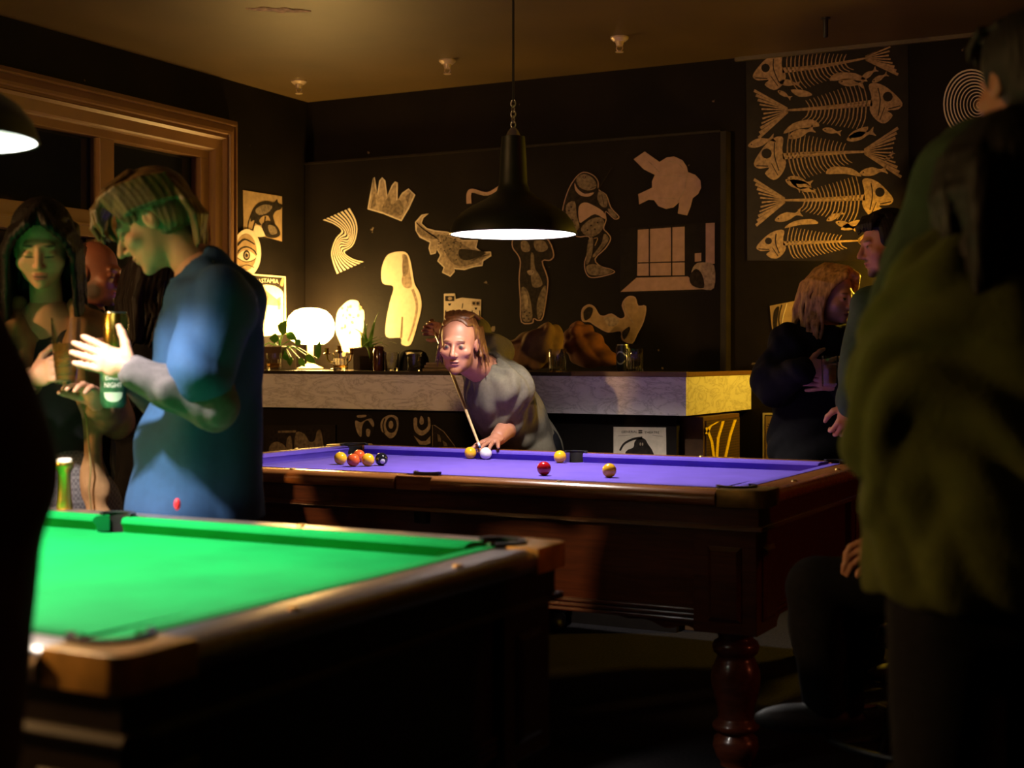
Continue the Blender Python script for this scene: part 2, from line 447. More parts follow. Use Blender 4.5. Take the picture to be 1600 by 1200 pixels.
    for sx in (-1, 1):
        for sy in (-1, 1):
            root = r
            h = 0.105
            b = B(); b.box((sx*lx-h, sy*ly-h, 0.435), (sx*lx+h, sy*ly+h, 0.765)); blk = b.build('leg_block', body_m, r, bevel=0.004)
            for ax in (0, 1):
                s_ = (sx, sy)[ax]; cc = (sx*lx, sy*ly)
                def pp(u, z, d):
                    q = [0, 0, z]; q[ax] = cc[ax] + s_*(h+d); q[1-ax] = cc[1-ax] + u; return tuple(q)
                b = B()
                b._new([pp(-.055, .475, 0), (pp(.055, .475, 0)), pp(.055, .71, 0), pp(-.055, .71, 0), pp(-.055, .475, .004), pp(.055, .475, .004), pp(.055, .71, .004), pp(-.055, .71, .004),
                        pp(-.042, .488, .013), pp(.042, .488, .013), pp(.042, .697, .013), pp(-.042, .697, .013)],
                       [(0,1,5,4),(1,2,6,5),(2,3,7,6),(3,0,4,7),(4,5,9,8),(5,6,10,9),(6,7,11,10),(7,4,8,11),(8,9,10,11)])
                b.build('raised_panel', body_m, blk)
            prof = [(0.0, 0.43), (0.066, 0.43), (0.066, 0.415), (0.056, 0.405), (0.056, 0.395), (0.070, 0.386), (0.076, 0.370), (0.070, 0.352), (0.060, 0.345), (0.058, 0.336),
                    (0.064, 0.328), (0.076, 0.30), (0.080, 0.275), (0.078, 0.25), (0.070, 0.215), (0.060, 0.18), (0.056, 0.150), (0.058, 0.143), (0.072, 0.132), (0.076, 0.122),
                    (0.072, 0.112), (0.056, 0.104), (0.056, 0.096), (0.070, 0.086), (0.074, 0.060), (0.062, 0.025), (0.048, 0.010), (0.05, 0.0), (0.0, 0.0)]
            b = B(); b.lathe([(q[0], q[1]*1.025) for q in prof], (sx*lx, sy*ly, 0), 28); b.build('leg', body_m, r, True, angle=60)
    # scalloped brackets between leg and apron
    for sy in (-1, 1):
        for sx in (-1, 1):
            x0 = lx-0.105; q = [(x0, 0.47)]
            for i in range(22):
                f = i/21; z = 0.433 + 0.035*f**1.3 + 0.012*math.sin(f*15)*(1-f); q.append((x0-0.34*f, min(0.466, z)))
            q.append((x0-0.34, 0.47))
            b = B(); b.prism([(sx*x, z) for x, z in q], 0, 0.02, lambda x, z, d: (x, sy*(OY-0.06) - sy*d, z)); b.build('bracket', body_m, r)
    for sx in (-1, 1):
        for sy in (-1, 1):
            y0 = ly-0.105; q = [(y0, 0.47)]
            for i in range(16):
                f = i/15; z = 0.433 + 0.035*f**1.3 + 0.012*math.sin(f*12)*(1-f); q.append((y0-0.2*f, min(0.466, z)))
            q.append((y0-0.2, 0.47))
            b = B(); b.prism([(sy*y, z) for y, z in q], 0, 0.02, lambda y, z, d: (sx*(OX-0.06) - sx*d, y, z)); b.build('bracket', body_m, r)
    return r
m_purple = M('purple_cloth', (0.125, 0.075, 0.46), 0.9, var=0.10, scale=7, spec=0.2, bump=0.03, bscale=400)
m_green = M('green_cloth', (0.002, 0.26, 0.052), 0.9, var=0.14, scale=5, spec=0.15, bump=0.03, bscale=400)
m_mahog = wood('mahogany', (0.085, 0.019, 0.007), (0.15, 0.036, 0.013), 0.32, 0.4)
m_mahog_rail = wood('mahogany_rail', (0.30, 0.095, 0.025), (0.46, 0.17, 0.045), 0.25, 0.5)
m_dark = wood('dark_stained_oak', (0.012, 0.007, 0.004), (0.024, 0.014, 0.008), 0.35, 0.2)
m_dark_rail = M('satin_metal_rail', (0.46, 0.38, 0.33), 0.30, metal=0.85, var=0.12, scale=8, stretch=(1, 6, 6))
m_brass = M('aged_brass', (0.36, 0.22, 0.05), 0.34, metal=0.6, var=0.25, scale=25)
m_bronze = M('worn_gold_metal', (0.75, 0.40, 0.09), 0.36, metal=0.4, var=0.25, scale=20)
PT = V((-2.639, 4.916, 0)); GT = V((-2.662, 2.176, 0))
purple = pool_table(PT, 'mahogany pool table with purple cloth and coloured balls on it', m_purple, m_mahog_rail, m_mahog, m_brass)
green = pool_table(GT, 'dark wood pool table with bare bright green cloth and gold corners', m_green, m_dark_rail, m_dark, m_bronze)

# ================================================================== PENDANT LAMPS
m_shade = M('dark_green_enamel', (0.006, 0.008, 0.005), 0.45, var=0.2)
m_shade_in = M('white_enamel', (0.85, 0.85, 0.83), 0.6, var=0.02)
m_bulb = M('bulb_glow', (1, 1, 1), 0.5, emit=(1.0, 0.95, 0.88), estr=25.0)
m_chain = M('steel_chain', (0.5, 0.5, 0.5), 0.3, metal=1.0)
def pendant(loc, label, power, cone):
    r = empty('pendant_lamp', loc, label=label, cat='pendant lamp', group='enamel pendant lamps over the pool tables')
    RR = 0.2516
    outer = [(0.046, 0.385), (0.052, 0.30), (0.056, 0.20), (0.066, 0.170), (0.110, 0.138), (0.165, 0.110), (0.210, 0.080), (0.238, 0.045), (RR-0.002, 0.012), (RR, 0.0)]
    inner = [(r_-0.004, z-0.001 if i < 9 else z) for i, (r_, z) in enumerate(outer)]
    n = 48
    b = B(); b.lathe(outer, n=n, cap=False); b.lathe([(0.0, 0.388), (0.046, 0.385)], n=n, cap=False)
    sh = b.build('shade', m_shade, r, True, angle=60)
    b = B(); b.lathe(inner, n=n, cap=False); b.lathe([(0.0, 0.30), (0.048, 0.30)], n=n, cap=False); b.build('shade_lining', m_shade_in, sh, True, angle=60)
    b = B(); b.lathe([(RR-0.005, 0.003), (RR, 0.003), (RR+0.002, 0.0), (RR, -0.003), (RR-0.005, -0.002)], n=n, cap=False); b.build('shade_rim', m_shade, sh, True)
    b = B(); b.lathe([(0.0, 0.38), (0.03, 0.385), (0.022, 0.405), (0.010, 0.42), (0.0, 0.425)], n=16); b.build('socket_cap', m_chain, r, True)
    H = CEIL - loc[2]
    b = B(); z = 0.42; k = 0
    while z < 0.52:                                                # ring and chain links
        pts = []
        for i in range(13):
            a = 2*math.pi*i/12; x = 0.010*math.cos(a); zz = z+0.013+0.014*math.sin(a)
            pts.append((x, 0, zz) if k % 2 == 0 else (0, x, zz))
        b.tube(pts, 0.0026, 6); z += 0.021; k += 1
    b.build('chain', m_chain, r)
    b = B(); b.tube([(0, 0, z-0.003), (0, 0, H)], 0.005, 8); b.build('cord', M('black_rubber', (0.01, 0.01, 0.01), 0.5), r)
    b = B(); b.lathe([(0.0, H), (0.045, H), (0.04, H-0.03), (0.0, H-0.035)], n=20); b.build('ceiling_rose', m_black, r, True)
    b = B(); b.ball((0, 0, 0.270), (0.032, 0.032, 0.040), 18, 12); b.build('bulb', m_bulb, r, True)
    # reflector bulb: a broad downward beam, and the glow that fills the white lining
    ld = bpy.data.lights.new('pendant_beam', 'SPOT'); ld.energy = power; ld.color = PENDANT_RGB; ld.shadow_soft_size = 0.03
    ld.spot_size = math.radians(cone); ld.spot_blend = 0.6
    lo = bpy.data.objects.new('bulb_beam', ld); COL.objects.link(lo); lo.parent = r; lo.location = (0, 0, 0.19)
    ld = bpy.data.lights.new('pendant_glow', 'POINT'); ld.energy = 3.0; ld.color = PENDANT_RGB; ld.shadow_soft_size = 0.03
    lo = bpy.data.objects.new('bulb_glow', ld); COL.objects.link(lo); lo.parent = r; lo.location = (0, 0, 0.15)
    return r
pendant(tuple(P(802, 366, 5.6)), 'dark enamel pendant lamp hanging over the purple pool table', PENDANT_W, 126)
pendant(tuple(P(-123, 216, 3.173)), 'dark enamel pendant lamp hanging over the green pool table', PENDANT_W2, 116)

# ================================================================== LEDGE
q = P(1072, 583, 6.6); LA, LB, LZ = q.x, q.y, q.z
LBOT = P(1072, 650, 6.6).z
def marble(name, dark, light):
    m = M(name, light, 0.3)
    nt = m.node_tree; b = nt.nodes['Principled BSDF']
    tc = nt.nodes.new('ShaderNodeTexCoord'); mp = nt.nodes.new('ShaderNodeMapping')
    mp.inputs['Rotation'].default_value = (0.4, 0.9, 0.3); mp.inputs['Scale'].default_value = (1.5, 1.5, 4.0)
    nt.links.new(tc.outputs['Object'], mp.inputs[0])
    n1 = nt.nodes.new('ShaderNodeTexNoise'); n1.inputs['Scale'].default_value = 3.5; n1.inputs['Detail'].default_value = 10; n1.inputs['Distortion'].default_value = 1.4; n1.inputs['Roughness'].default_value = 0.65
    nt.links.new(mp.outputs[0], n1.inputs['Vector'])
    cr = nt.nodes.new('ShaderNodeValToRGB'); e = cr.color_ramp.elements
    e[0].position = 0.40; e[0].color = (*light, 1); e[1].position = 0.60; e[1].color = (*light, 1)
    k = e.new(0.49); k.color = (*dark, 1); k = e.new(0.465); k.color = tuple(0.5*(a+c) + 0.12*(c-a) for a, c in zip(dark, light)) + (1,)
    k = e.new(0.515); k.color = tuple(0.8*c + 0.2*a for a, c in zip(dark, light)) + (1,)
    nt.links.new(n1.outputs['Fac'], cr.inputs[0]); nt.links.new(cr.outputs[0], b.inputs['Base Color'])
    return m
m_marble = marble('veined_marble', (0.46, 0.42, 0.40), (0.76, 0.72, 0.69))
m_top = M('ledge_top_dark', (0.03, 0.022, 0.016), 0.25, var=0.2)
m_lip = wood('ledge_lip_wood', (0.10, 0.045, 0.018), (0.17, 0.08, 0.03), 0.4, 0.1)
LL = COR.x + 0.02
ledge = empty('bar_ledge', (LA, LB, 0), label='long marble-fronted drinks ledge along the collaged dark wall', cat='ledge')
def lp(b, name, mat, **k): return b.build(name, mat, ledge, **k)
o3 = lambda x, y, z: (x-LA, y-LB, z)
def lbox(name, mat, x0, x1, y0, y1, z0, z1, bev=0.002):
    b = B(); b.box(o3(x0, y0, z0), o3(x1, y1, z1)); return lp(b, name, mat, bevel=bev)
LEND = WB - 0.004
lbox('fascia', m_marble, LL+0.04, LA, LB, LB+0.03, LBOT, LZ-0.018)
lbox('end_panel', m_marble, LA-0.03, LA, LB+0.031, LEND, LBOT, LZ-0.018)
xm = on_b(893, 580, LB).x
lbox('top_board', m_top, LL+0.04, LA-0.002, LB+0.02, LEND, LZ-0.018, LZ)
lbox('edge_strip', m_top, LL+0.04, xm, LB-0.004, LB+0.02, LZ-0.018, LZ+0.001)
lbox('edge_strip', m_lip, xm+0.001, LA+0.004, LB-0.006, LB+0.02, LZ-0.018, LZ+0.006)
lbox('end_strip', m_lip, LA-0.02, LA+0.004, LB+0.021, LEND, LZ-0.018, LZ+0.004)
lbox('underside', m_top, LL+0.04, LA-0.031, LB+0.031, LEND, LBOT+0.03, LBOT+0.05)
# low boarded wall under the ledge front
LOWB = LB + 0.075
b_ = B(); b_.box((LL+0.04, LOWB, 0), (on_b(1057, 680, LOWB).x, LOWB+0.04, LBOT-0.001)); tag(b_.build('wall_low', m_wall), kind='structure')

# floor speaker under the end of the ledge, its mesh side turned to the yellow lamp
m_spk = M('speaker_vinyl', (0.10, 0.045, 0.015), 0.55, var=0.2)
sx1 = on_b(1099, 680, LB+0.16).x; sx0 = on_b(1060, 680, LB+0.16).x
sy0 = LB+0.16; sy1 = sy0+0.52; sz1 = LBOT-0.01
spk = empty('floor_speaker', ((sx0+sx1)/2, sy0, 0), label='brown box with perforated mesh side and yellow stripes below the marble ledge end', cat='speaker')
so = lambda x, y, z: (x-(sx0+sx1)/2, y-sy0, z)
b_ = B(); b_.box(so(sx0, sy0, 0.0), so(sx1, sy1, sz1)); b_.build('cabinet', m_spk, spk, bevel=0.004)
m_mesh = M('perforated_mesh', (0.10, 0.06, 0.03), 0.4, metal=0.4)
nt = m_mesh.node_tree; vo = nt.nodes.new('ShaderNodeTexVoronoi'); vo.inputs['Scale'].default_value = 75; vo.inputs['Randomness'].default_value = 0.0
tc = nt.nodes.new('ShaderNodeTexCoord'); nt.links.new(tc.outputs['Object'], vo.inputs['Vector'])
cr = nt.nodes.new('ShaderNodeValToRGB'); cr.color_ramp.elements[0].position = 0.40; cr.color_ramp.elements[1].position = 0.5
cr.color_ramp.elements[0].color = (0.01, 0.007, 0.004, 1); cr.color_ramp.elements[1].color = (0.13, 0.075, 0.035, 1)
nt.links.new(vo.outputs['Distance'], cr.inputs[0]); nt.links.new(cr.outputs[0], nt.nodes['Principled BSDF'].inputs['Base Color'])
b_ = B(); b_.box(so(sx1, sy0+0.02, 0.05), so(sx1+0.008, sy1-0.02, sz1-0.02)); gr = b_.build('grille', m_mesh, spk)
m_light_streak = M('yellow_light_streak', (0.85, 0.60, 0.02), 0.5, var=0.35, scale=160)  # yellow lamp's reflections on the mesh, put in as painted strips
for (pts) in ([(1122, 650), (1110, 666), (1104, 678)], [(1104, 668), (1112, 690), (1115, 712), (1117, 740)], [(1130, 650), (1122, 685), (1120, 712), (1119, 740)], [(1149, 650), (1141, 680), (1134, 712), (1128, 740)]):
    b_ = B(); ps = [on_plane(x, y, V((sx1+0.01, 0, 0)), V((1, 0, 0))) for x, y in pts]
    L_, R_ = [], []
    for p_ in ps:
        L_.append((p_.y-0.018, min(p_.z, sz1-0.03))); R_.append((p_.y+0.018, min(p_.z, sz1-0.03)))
    b_.prism(L_ + R_[::-1], 0.008, 0.011, lambda y, z, d: so(sx1+d, y, z)); b_.build('light_streak', m_light_streak, gr)

# ================================================================== THINGS ON THE LEDGE
def L(px, b):
    p = on_b(px, 575, b); return V((p.x, p.y, LZ+0.0005))
m_gl = glassy('cut_glass', (0.95, 0.95, 0.92), 0.03)
m_whisky = M('amber_drink', (0.75, 0.40, 0.08), 0.1, trans=0.8, var=0.0)
def tumbler(px, b, label, h=0.095, r=0.040, cut=True, drink=0.0, taper=1.12):
    root = empty('tumbler_glass', L(px, b), label=label, cat='glass', group='glasses standing on the ledge')
    n = 24; rings = []
    for f, s in ((0.0, 0.92), (0.06, 1.0), (0.35, 1.0), (0.62, 1.03), (0.66, 1.03), (1.0, taper)):
        rings.append([V((r*s*(1+(0.05 if (cut and k % 2 and 0 < f < 0.64) else 0))*math.cos(2*math.pi*k/n), r*s*(1+(0.05 if (cut and k % 2 and 0 < f < 0.64) else 0))*math.sin(2*math.pi*k/n), h*f)) for k in range(n)])
    for f, s in ((1.0, taper-0.09), (0.16, 0.86), (0.14, 0.0001)):
        rings.append([V((r*s*math.cos(2*math.pi*k/n), r*s*math.sin(2*math.pi*k/n), h*f)) for k in range(n)])
    b2 = B(); b2.sweep(rings); b2.build('glass_wall', m_gl, root, True, angle=20)
    if drink:
        b2 = B(); b2.lathe([(0, h*0.17), (r*0.84, h*0.17), (r*0.92, h*drink), (0, h*drink)], n=20); b2.build('drink', m_whisky, root, True)
    return root
tumbler(428, LB+0.14, 'cut crystal tumbler beside the dark square planter', drink=0.4)
tumbler(532, LB+0.12, 'cut crystal tumbler in front of the small candelabra', drink=0.3, h=0.10)
tumbler(612, LB+0.16, 'plain tumbler beside the dark brown jar', cut=False, h=0.10, r=0.036)
tumbler(647, LB+0.10, 'flared tumbler in front of the black cap', cut=False, h=0.10, r=0.034, taper=1.3)
tumbler(871, LB+0.12, 'cut crystal tumbler standing before the heap of brown coats', h=0.115, r=0.042, taper=1.05)
tumbler(991, LB+0.12, 'cut crystal tumbler standing beside the dark drinks can', h=0.115, r=0.042, taper=1.05)

# glowing mushroom lamp
m_dome = M('lamp_dome_glow', (1, 0.9, 0.7), 0.6, emit=(1.0, 0.60, 0.17), estr=TABLE_LAMP_E)
m_lampbase = M('lamp_base_cream', (0.7, 0.55, 0.32), 0.4)
bl = LB+0.62
lp0 = L(485, bl)
lamp = empty('table_lamp', lp0, label='glowing white dome table lamp on the marble ledge among plants', cat='lamp')
zt = on_b(485, 481, bl).z - lp0.z
rd = 0.142
b_ = B(); b_.lathe([(0.0, 0), (0.075, 0), (0.078, 0.008), (0.05, 0.02), (0.022, 0.035), (0.018, 0.06), (0.018, zt-0.10)], n=28); b_.build('base', m_lampbase, lamp, True)
b_ = B(); b_.lathe([(0.019, zt-0.215), (0.085, zt-0.212), (0.112, zt-0.19), (rd*0.93, zt-0.165), (rd, zt-0.125), (rd*0.98, zt-0.09), (rd*0.88, zt-0.052), (rd*0.66, zt-0.02), (rd*0.36, zt-0.004), (0.0, zt)], n=32); b_.build('dome', m_dome, lamp, True, angle=70)

# candelabra
m_cand = M('dark_brass', (0.28, 0.16, 0.05), 0.35, metal=1.0)
cb = L(530, LB+0.36)
cd = empty('candelabra', cb, label='small three-armed brass candelabra in front of the glowing lamp', cat='candelabra')
b_ = B(); b_.lathe([(0, 0), (0.05, 0), (0.05, 0.006), (0.02, 0.016), (0.009, 0.03), (0.012, 0.05), (0.008, 0.07), (0.009, 0.10), (0, 0.105)], n=18); b_.build('stem', m_cand, cd, True)
for s in (-1, 0, 1):
    if s:
        pts = [(0, 0, 0.055)] + [(s*(0.085*math.sin(t*0.5*math.pi)*1.0), 0, 0.055-0.02*math.sin(t*math.pi)+0.035*t*t) for t in (0.25, 0.5, 0.75, 1.0)]
        b_ = B(); b_.tube(pts, 0.005, 8); b_.build('arm', m_cand, cd, True)
    z0 = 0.10 if s == 0 else 0.088
    b_ = B(); b_.lathe([(0, z0), (0.018, z0), (0.022, z0+0.006), (0.012, z0+0.010), (0.012, z0+0.03), (0.016, z0+0.036), (0, z0+0.036)], (s*0.085, 0, 0), 14); b_.build('cup', m_cand, cd, True)

# plants
m_leaf = M('leaf_green', (0.10, 0.30, 0.03), 0.4, var=0.3, scale=12)
m_leaf2 = M('blade_green', (0.16, 0.33, 0.05), 0.45, var=0.3, scale=12)
m_pot = M('dark_planter', (0.05, 0.028, 0.016), 0.5, var=0.2)
m_soil = M('soil', (0.02, 0.014, 0.01), 0.95)
def leaf(b, p, d, up, ln, wd):
    d = d.normalized(); s = d.cross(up).normalized(); n_ = s.cross(d)
    rows = []
    for f, w_ in ((0, 0.06), (0.2, 0.7), (0.45, 1.0), (0.7, 0.75), (0.88, 0.35), (1.0, 0.02)):
        c = p + d*ln*f - n_*ln*0.25*f*f
        rows.append([c - s*wd*w_ + n_*wd*0.25*w_, c, c + s*wd*w_ + n_*wd*0.25*w_])
    t = n_*0.0015
    vs = [x for r_ in rows for x in r_] + [x - t for r_ in rows for x in r_]; k = len(rows)*3; fs = []
    for i in range(len(rows)-1):
        for j in range(2):
            a = i*3+j; fs += [(a, a+1, a+4, a+3), (k+a, k+a+3, k+a+4, k+a+1)]
        fs += [(i*3, i*3+3, k+i*3+3, k+i*3), (i*3+2, k+i*3+2, k+i*3+5, i*3+5)]
    b._new(vs, fs)
def planter(root, r, h, sq=True):
    b = B()
    if sq: b.prism([(-r, -r), (r, -r), (r, r), (-r, r)], 0, h); b.build('planter', m_pot, root, bevel=0.006)
    else: b.lathe([(0, 0), (r*0.8, 0), (r, h), (r*0.9, h), (0, h*0.97)], n=20); b.build('planter', m_pot, root, True)
    b = B(); b.lathe([(0, h-0.012), (r*0.85, h-0.012), (r*0.85, h+0.003), (0, h+0.006)], n=12); b.build('soil', m_soil, root)
random.seed(11)
def tz(px, py, b, base): return on_b(px, py, b) - base
bp = LB+0.34; pb = L(436, bp)
pl1 = empty('potted_plant', pb, label='trailing broad-leaved plant in a dark square planter beside the glowing lamp', cat='plant')
planter(pl1, 0.07, 0.135)
leafspec = [((440, 523), (443, 505), 0.040, 0.75), ((436, 530), (425, 528), 0.03, 1.2), ((404, 545), (406, 523), 0.024, 1.2), ((470, 538), (462, 532), 0.02, 1.0), ((497, 561), (496, 538), 0.024, 1.1),
            ((478, 555), (488, 564), 0.022, 1), ((468, 560), (473, 569), 0.02, 1.2), ((414, 556), (404, 560), 0.022, 1.2), ((440, 548), (448, 560), 0.022, 1.3), ((455, 558), (452, 568), 0.02, 1.2), ((424, 545), (414, 552), 0.02, 1.0), ((448, 520), (459, 528), 0.024, 1.0)]
for (p0, p1, wd, k) in leafspec:
    a, c = tz(*p0, bp-0.04, pb), tz(*p1, bp-0.07, pb)
    b_ = B(); leaf(b_, a, c-a, V((0.1, -0.9, 0.35)), max((c-a).length*1.15, wd*1.8), wd); b_.build('leaf', m_leaf, pl1, True)
    b_ = B(); mdp = (V((0, 0, 0.13))+a)/2 + V((0, 0, 0.03)); b_.tube([V((0, 0, 0.13)), mdp, a], 0.003, 5); b_.build('stalk', m_leaf, pl1)
bp = LB+0.40; pb = L(573, bp)
pl2 = empty('potted_plant', pb, label='spiky grass-like plant in a dark pot on the marble ledge', cat='plant')
planter(pl2, 0.055, 0.125)
for i, (tx, ty) in enumerate([(568, 500), (588, 498), (592, 488), (574, 505), (582, 514), (600, 527), (612, 530), (560, 520), (548, 512), (620, 537), (596, 535), (578, 560), (572, 562), (564, 528), (606, 541)]):
    tip = tz(tx, ty, bp-0.05-0.02*(i % 3), pb); base = V((random.uniform(-.03, .03), random.uniform(-.03, .03), 0.12))
    mdp = (base+tip)/2 + V((0, 0, 0.05+0.3*max(0, base.z-tip.z)))
    b_ = B(); rows = []
    for k in range(9):
        f = k/8; c = base*(1-f)**2 + mdp*2*f*(1-f) + tip*f*f; wv = 0.007*(1-f**2)+0.0008
        rows.append([c+V((-wv, 0, 0)), c+V((0, -0.002, 0)), c+V((wv, 0, 0)), c+V((0, 0.002, 0))])
    b_.sweep(rows); b_.build('blade', m_leaf2, pl2, True)

# jar, cap, folded papers, can
m_jar = M('amber_brown_glass', (0.06, 0.018, 0.008), 0.15, coat=0.5)
jr = empty('jar', L(592, LB+0.17), label='dark brown jar standing beside the spiky plant', cat='jar')
b_ = B(); b_.lathe([(0, 0), (0.028, 0), (0.031, 0.006), (0.031, 0.105), (0.026, 0.118), (0, 0.118)], n=24); b_.build('body', m_jar, jr, True)
b_ = B(); b_.lathe([(0, 0.117), (0.026, 0.117), (0.027, 0.130), (0.022, 0.133), (0, 0.133)], n=24); b_.build('lid', m_jar, jr, True)
m_cap = M('black_felt', (0.010, 0.009, 0.009), 0.9, var=0.3)
cp0 = L(645, LB+0.30)
cap = empty('felt_cap', cp0, label='black soft cap lying on the ledge behind a flared tumbler', cat='cap')
b_ = B(); prof = [(0.088, 0), (0.090, 0.03), (0.085, 0.07), (0.07, 0.098), (0.04, 0.112), (0, 0.115)]
b_.lathe([(0, 0)] + prof, n=28); b_.build('crown', m_cap, cap, True, angle=60)
b_ = B(); q_ = [(0.075*math.cos(a), 0.075*math.sin(a)) for a in [(-0.9 + 1.8*i/10) for i in range(11)]] + [(0.03+0.135*math.cos(a), 0.105*math.sin(a)) for a in [(0.95 - 1.9*i/10) for i in range(11)]]
b_.prism(q_, 0.028, 0.034); b_.build('peak', m_cap, cap)
m_paper2 = M('folded_cloth_grey', (0.20, 0.14, 0.09), 0.9, var=0.25)
fc = empty('folded_cloth', L(694, LB+0.20), 0.25, label='low stack of folded cloth on the ledge next to the black cap', cat='cloth')
for i, z in enumerate((0.0, 0.016, 0.03)):
    b_ = B(); b_.box((-0.10+0.01*i, -0.07, z), (0.10-0.012*i, 0.07-0.008*i, z+0.015)); b_.build('fold', m_paper2, fc, bevel=0.006)
m_can_dark = M('can_dark_print', (0.03, 0.03, 0.034), 0.3, metal=0.4)
m_alu = M('aluminium', (0.75, 0.74, 0.72), 0.28, metal=1.0)
def can(root, h=0.122, r=0.033, body=None, z=0.0):
    b = B(); b.lathe([(r*0.80, z+0.0), (r*0.86, z+0.004), (r, z+0.014), (r, z+h-0.016), (r*0.83, z+h-0.003), (r*0.83, z+h)], n=28, cap=False); b.build('body', body, root, True, angle=60)
    b = B(); b.lathe([(0, z+h-0.006), (r*0.76, z+h-0.006), (r*0.78, z+h), (r*0.84, z+h+0.001), (r*0.85, z+h-0.003)], n=28); t = b.build('lid', m_alu, root, True)
    b = B(); b.prism(arc((0.006, 0), 0.011, 0, 2*math.pi, 12)[:-1], z+h-0.005, z+h-0.003); b.build('ring_pull', m_alu, t)
    b = B(); b.lathe([(0, z+0.006), (r*0.7, z+0.004), (r*0.80, z), (r*0.87, z+0.005)], n=28); b.build('base', m_alu, root, True)
dc = empty('drinks_can', L(973, LB+0.24), label='dark printed drinks can standing on the ledge behind a cut tumbler', cat='can')
can(dc, 0.135, 0.033, m_can_dark)
m_white_ink = M('white_ink', (0.55, 0.53, 0.5), 0.5)
b_ = B(); rings = []
for k in range(17):
    a = -2.6 + k*2.1/16; zc = 0.07
    hh = 0.030*math.sin(math.pi*k/16)
    rings.append([V((0.0335*math.cos(a), 0.0335*math.sin(a), zc+hh+0.004)), V((0.0335*math.cos(a), 0.0335*math.sin(a), zc+hh-0.004))])
b_.sweep(rings, caps=False, ring_closed=False)
rings = [[V((x, y, 0.14-z)) for x, y, z in [tuple(p_) for p_ in r_]] for r_ in rings]; b_.sweep(rings, caps=False, ring_closed=False)
b_.build('print', m_white_ink, dc)

# ---- balls on the purple table
BR = 0.027
m_yel = M('ball_yellow', (0.80, 0.42, 0.02), 0.08, var=0.0, coat=0.6)
m_red = M('ball_red', (0.42, 0.008, 0.012), 0.08, var=0.0, coat=0.6)
m_org = M('ball_orange_red', (0.62, 0.09, 0.02), 0.08, var=0.0, coat=0.6)
m_blk = M('ball_black', (0.008, 0.008, 0.012), 0.06, var=0.0, coat=0.6)
m_cue = M('ball_ivory', (0.78, 0.74, 0.70), 0.08, var=0.0, coat=0.6)
def ball(px, py, m, label, group=None):
    d = on_h(px, py, BED+BR)
    ymax = PT.y+HYY-BR-0.004
    if d.y > ymax:
        d = on_b(px, py, ymax)
    b = B(); b.ball((0, 0, 0), BR, 28, 18); o = b.build('pool_ball', m, None, True, loc=(d.x, d.y, BED+BR), angle=180)
    return tag(o, label, 'pool ball', group or 'pool balls on the purple table')
ball(532, 716, m_yel, 'yellow ball at the outer end of the cluster farthest from the black ball')
b1 = ball(552, 719, m_org, 'orange-red ball at the front of the cluster, between two yellow balls')
ball(561, 712.5, m_org, 'orange-red ball half hidden at the back of the cluster near the corner pocket')
ball(575, 718.5, m_yel, 'yellow ball touching the black ball in the cluster')
bk = ball(596, 717.5, m_blk, 'black eight ball with white number spot')
ball(735, 707, m_yel, 'yellow ball lying right beside the white cue ball')
cb_ = ball(759, 707.5, m_cue, 'white cue ball in front of the bridging hand')
ball(850, 732, m_red, 'plain dark red ball alone on the purple cloth')
ball(875, 713.5, m_yel, 'yellow ball against the far cushion by the middle pocket')
ball(952, 735, m_yel, 'yellow ball alone on the open purple cloth, nearest the brass corner')
# number spot on the black ball, facing the cue end
nd = (V((0, 0, EYE)) - bk.location).normalized(); nd = (nd + camdir(0.12, -0.2, 0)*0.45).normalized()
uu = nd.orthogonal().normalized(); vv = nd.cross(uu)
b_ = B(); R1_ = BR*1.004; k_ = []
ringp = []
for rr_ in (0.0001, 0.25, 0.40):
    ringp.append([nd*R1_*math.cos(rr_) + (uu*math.cos(t)+vv*math.sin(t))*R1_*math.sin(rr_) for t in [2*math.pi*i/18 for i in range(18)]])
b_.sweep(ringp, caps=False); b_.build('number_spot', m_cue, bk, True)

# slim gold bottle on the far rail of the green table
m_gold = M('gold_foil', (0.80, 0.52, 0.08), 0.3, metal=1.0, var=0.15)
gbp = on_b(101, 800, GT.y+OY-0.035); gbp.z = RT+0.0005
gb = empty('slim_bottle', gbp, label='slim gold bottle with pale cap standing on the green table rail', cat='bottle')
ht = on_b(101, 716, gbp.y).z - gbp.z
b_ = B(); b_.lathe([(0, 0), (0.021, 0), (0.022, 0.006), (0.0185, 0.03), (0.0165, 0.06), (0.016, ht-0.045), (0.018, ht-0.034), (0.0245, ht-0.026), (0.0255, ht-0.018), (0.023, ht-0.010), (0, ht-0.010)], n=24); b_.build('body', m_gold, gb, True)
b_ = B(); b_.lathe([(0, ht-0.011), (0.021, ht-0.011), (0.020, ht-0.003), (0.016, ht), (0, ht)], n=24); b_.build('cap', M('pale_cap', (0.8, 0.72, 0.6), 0.4), gb, True)

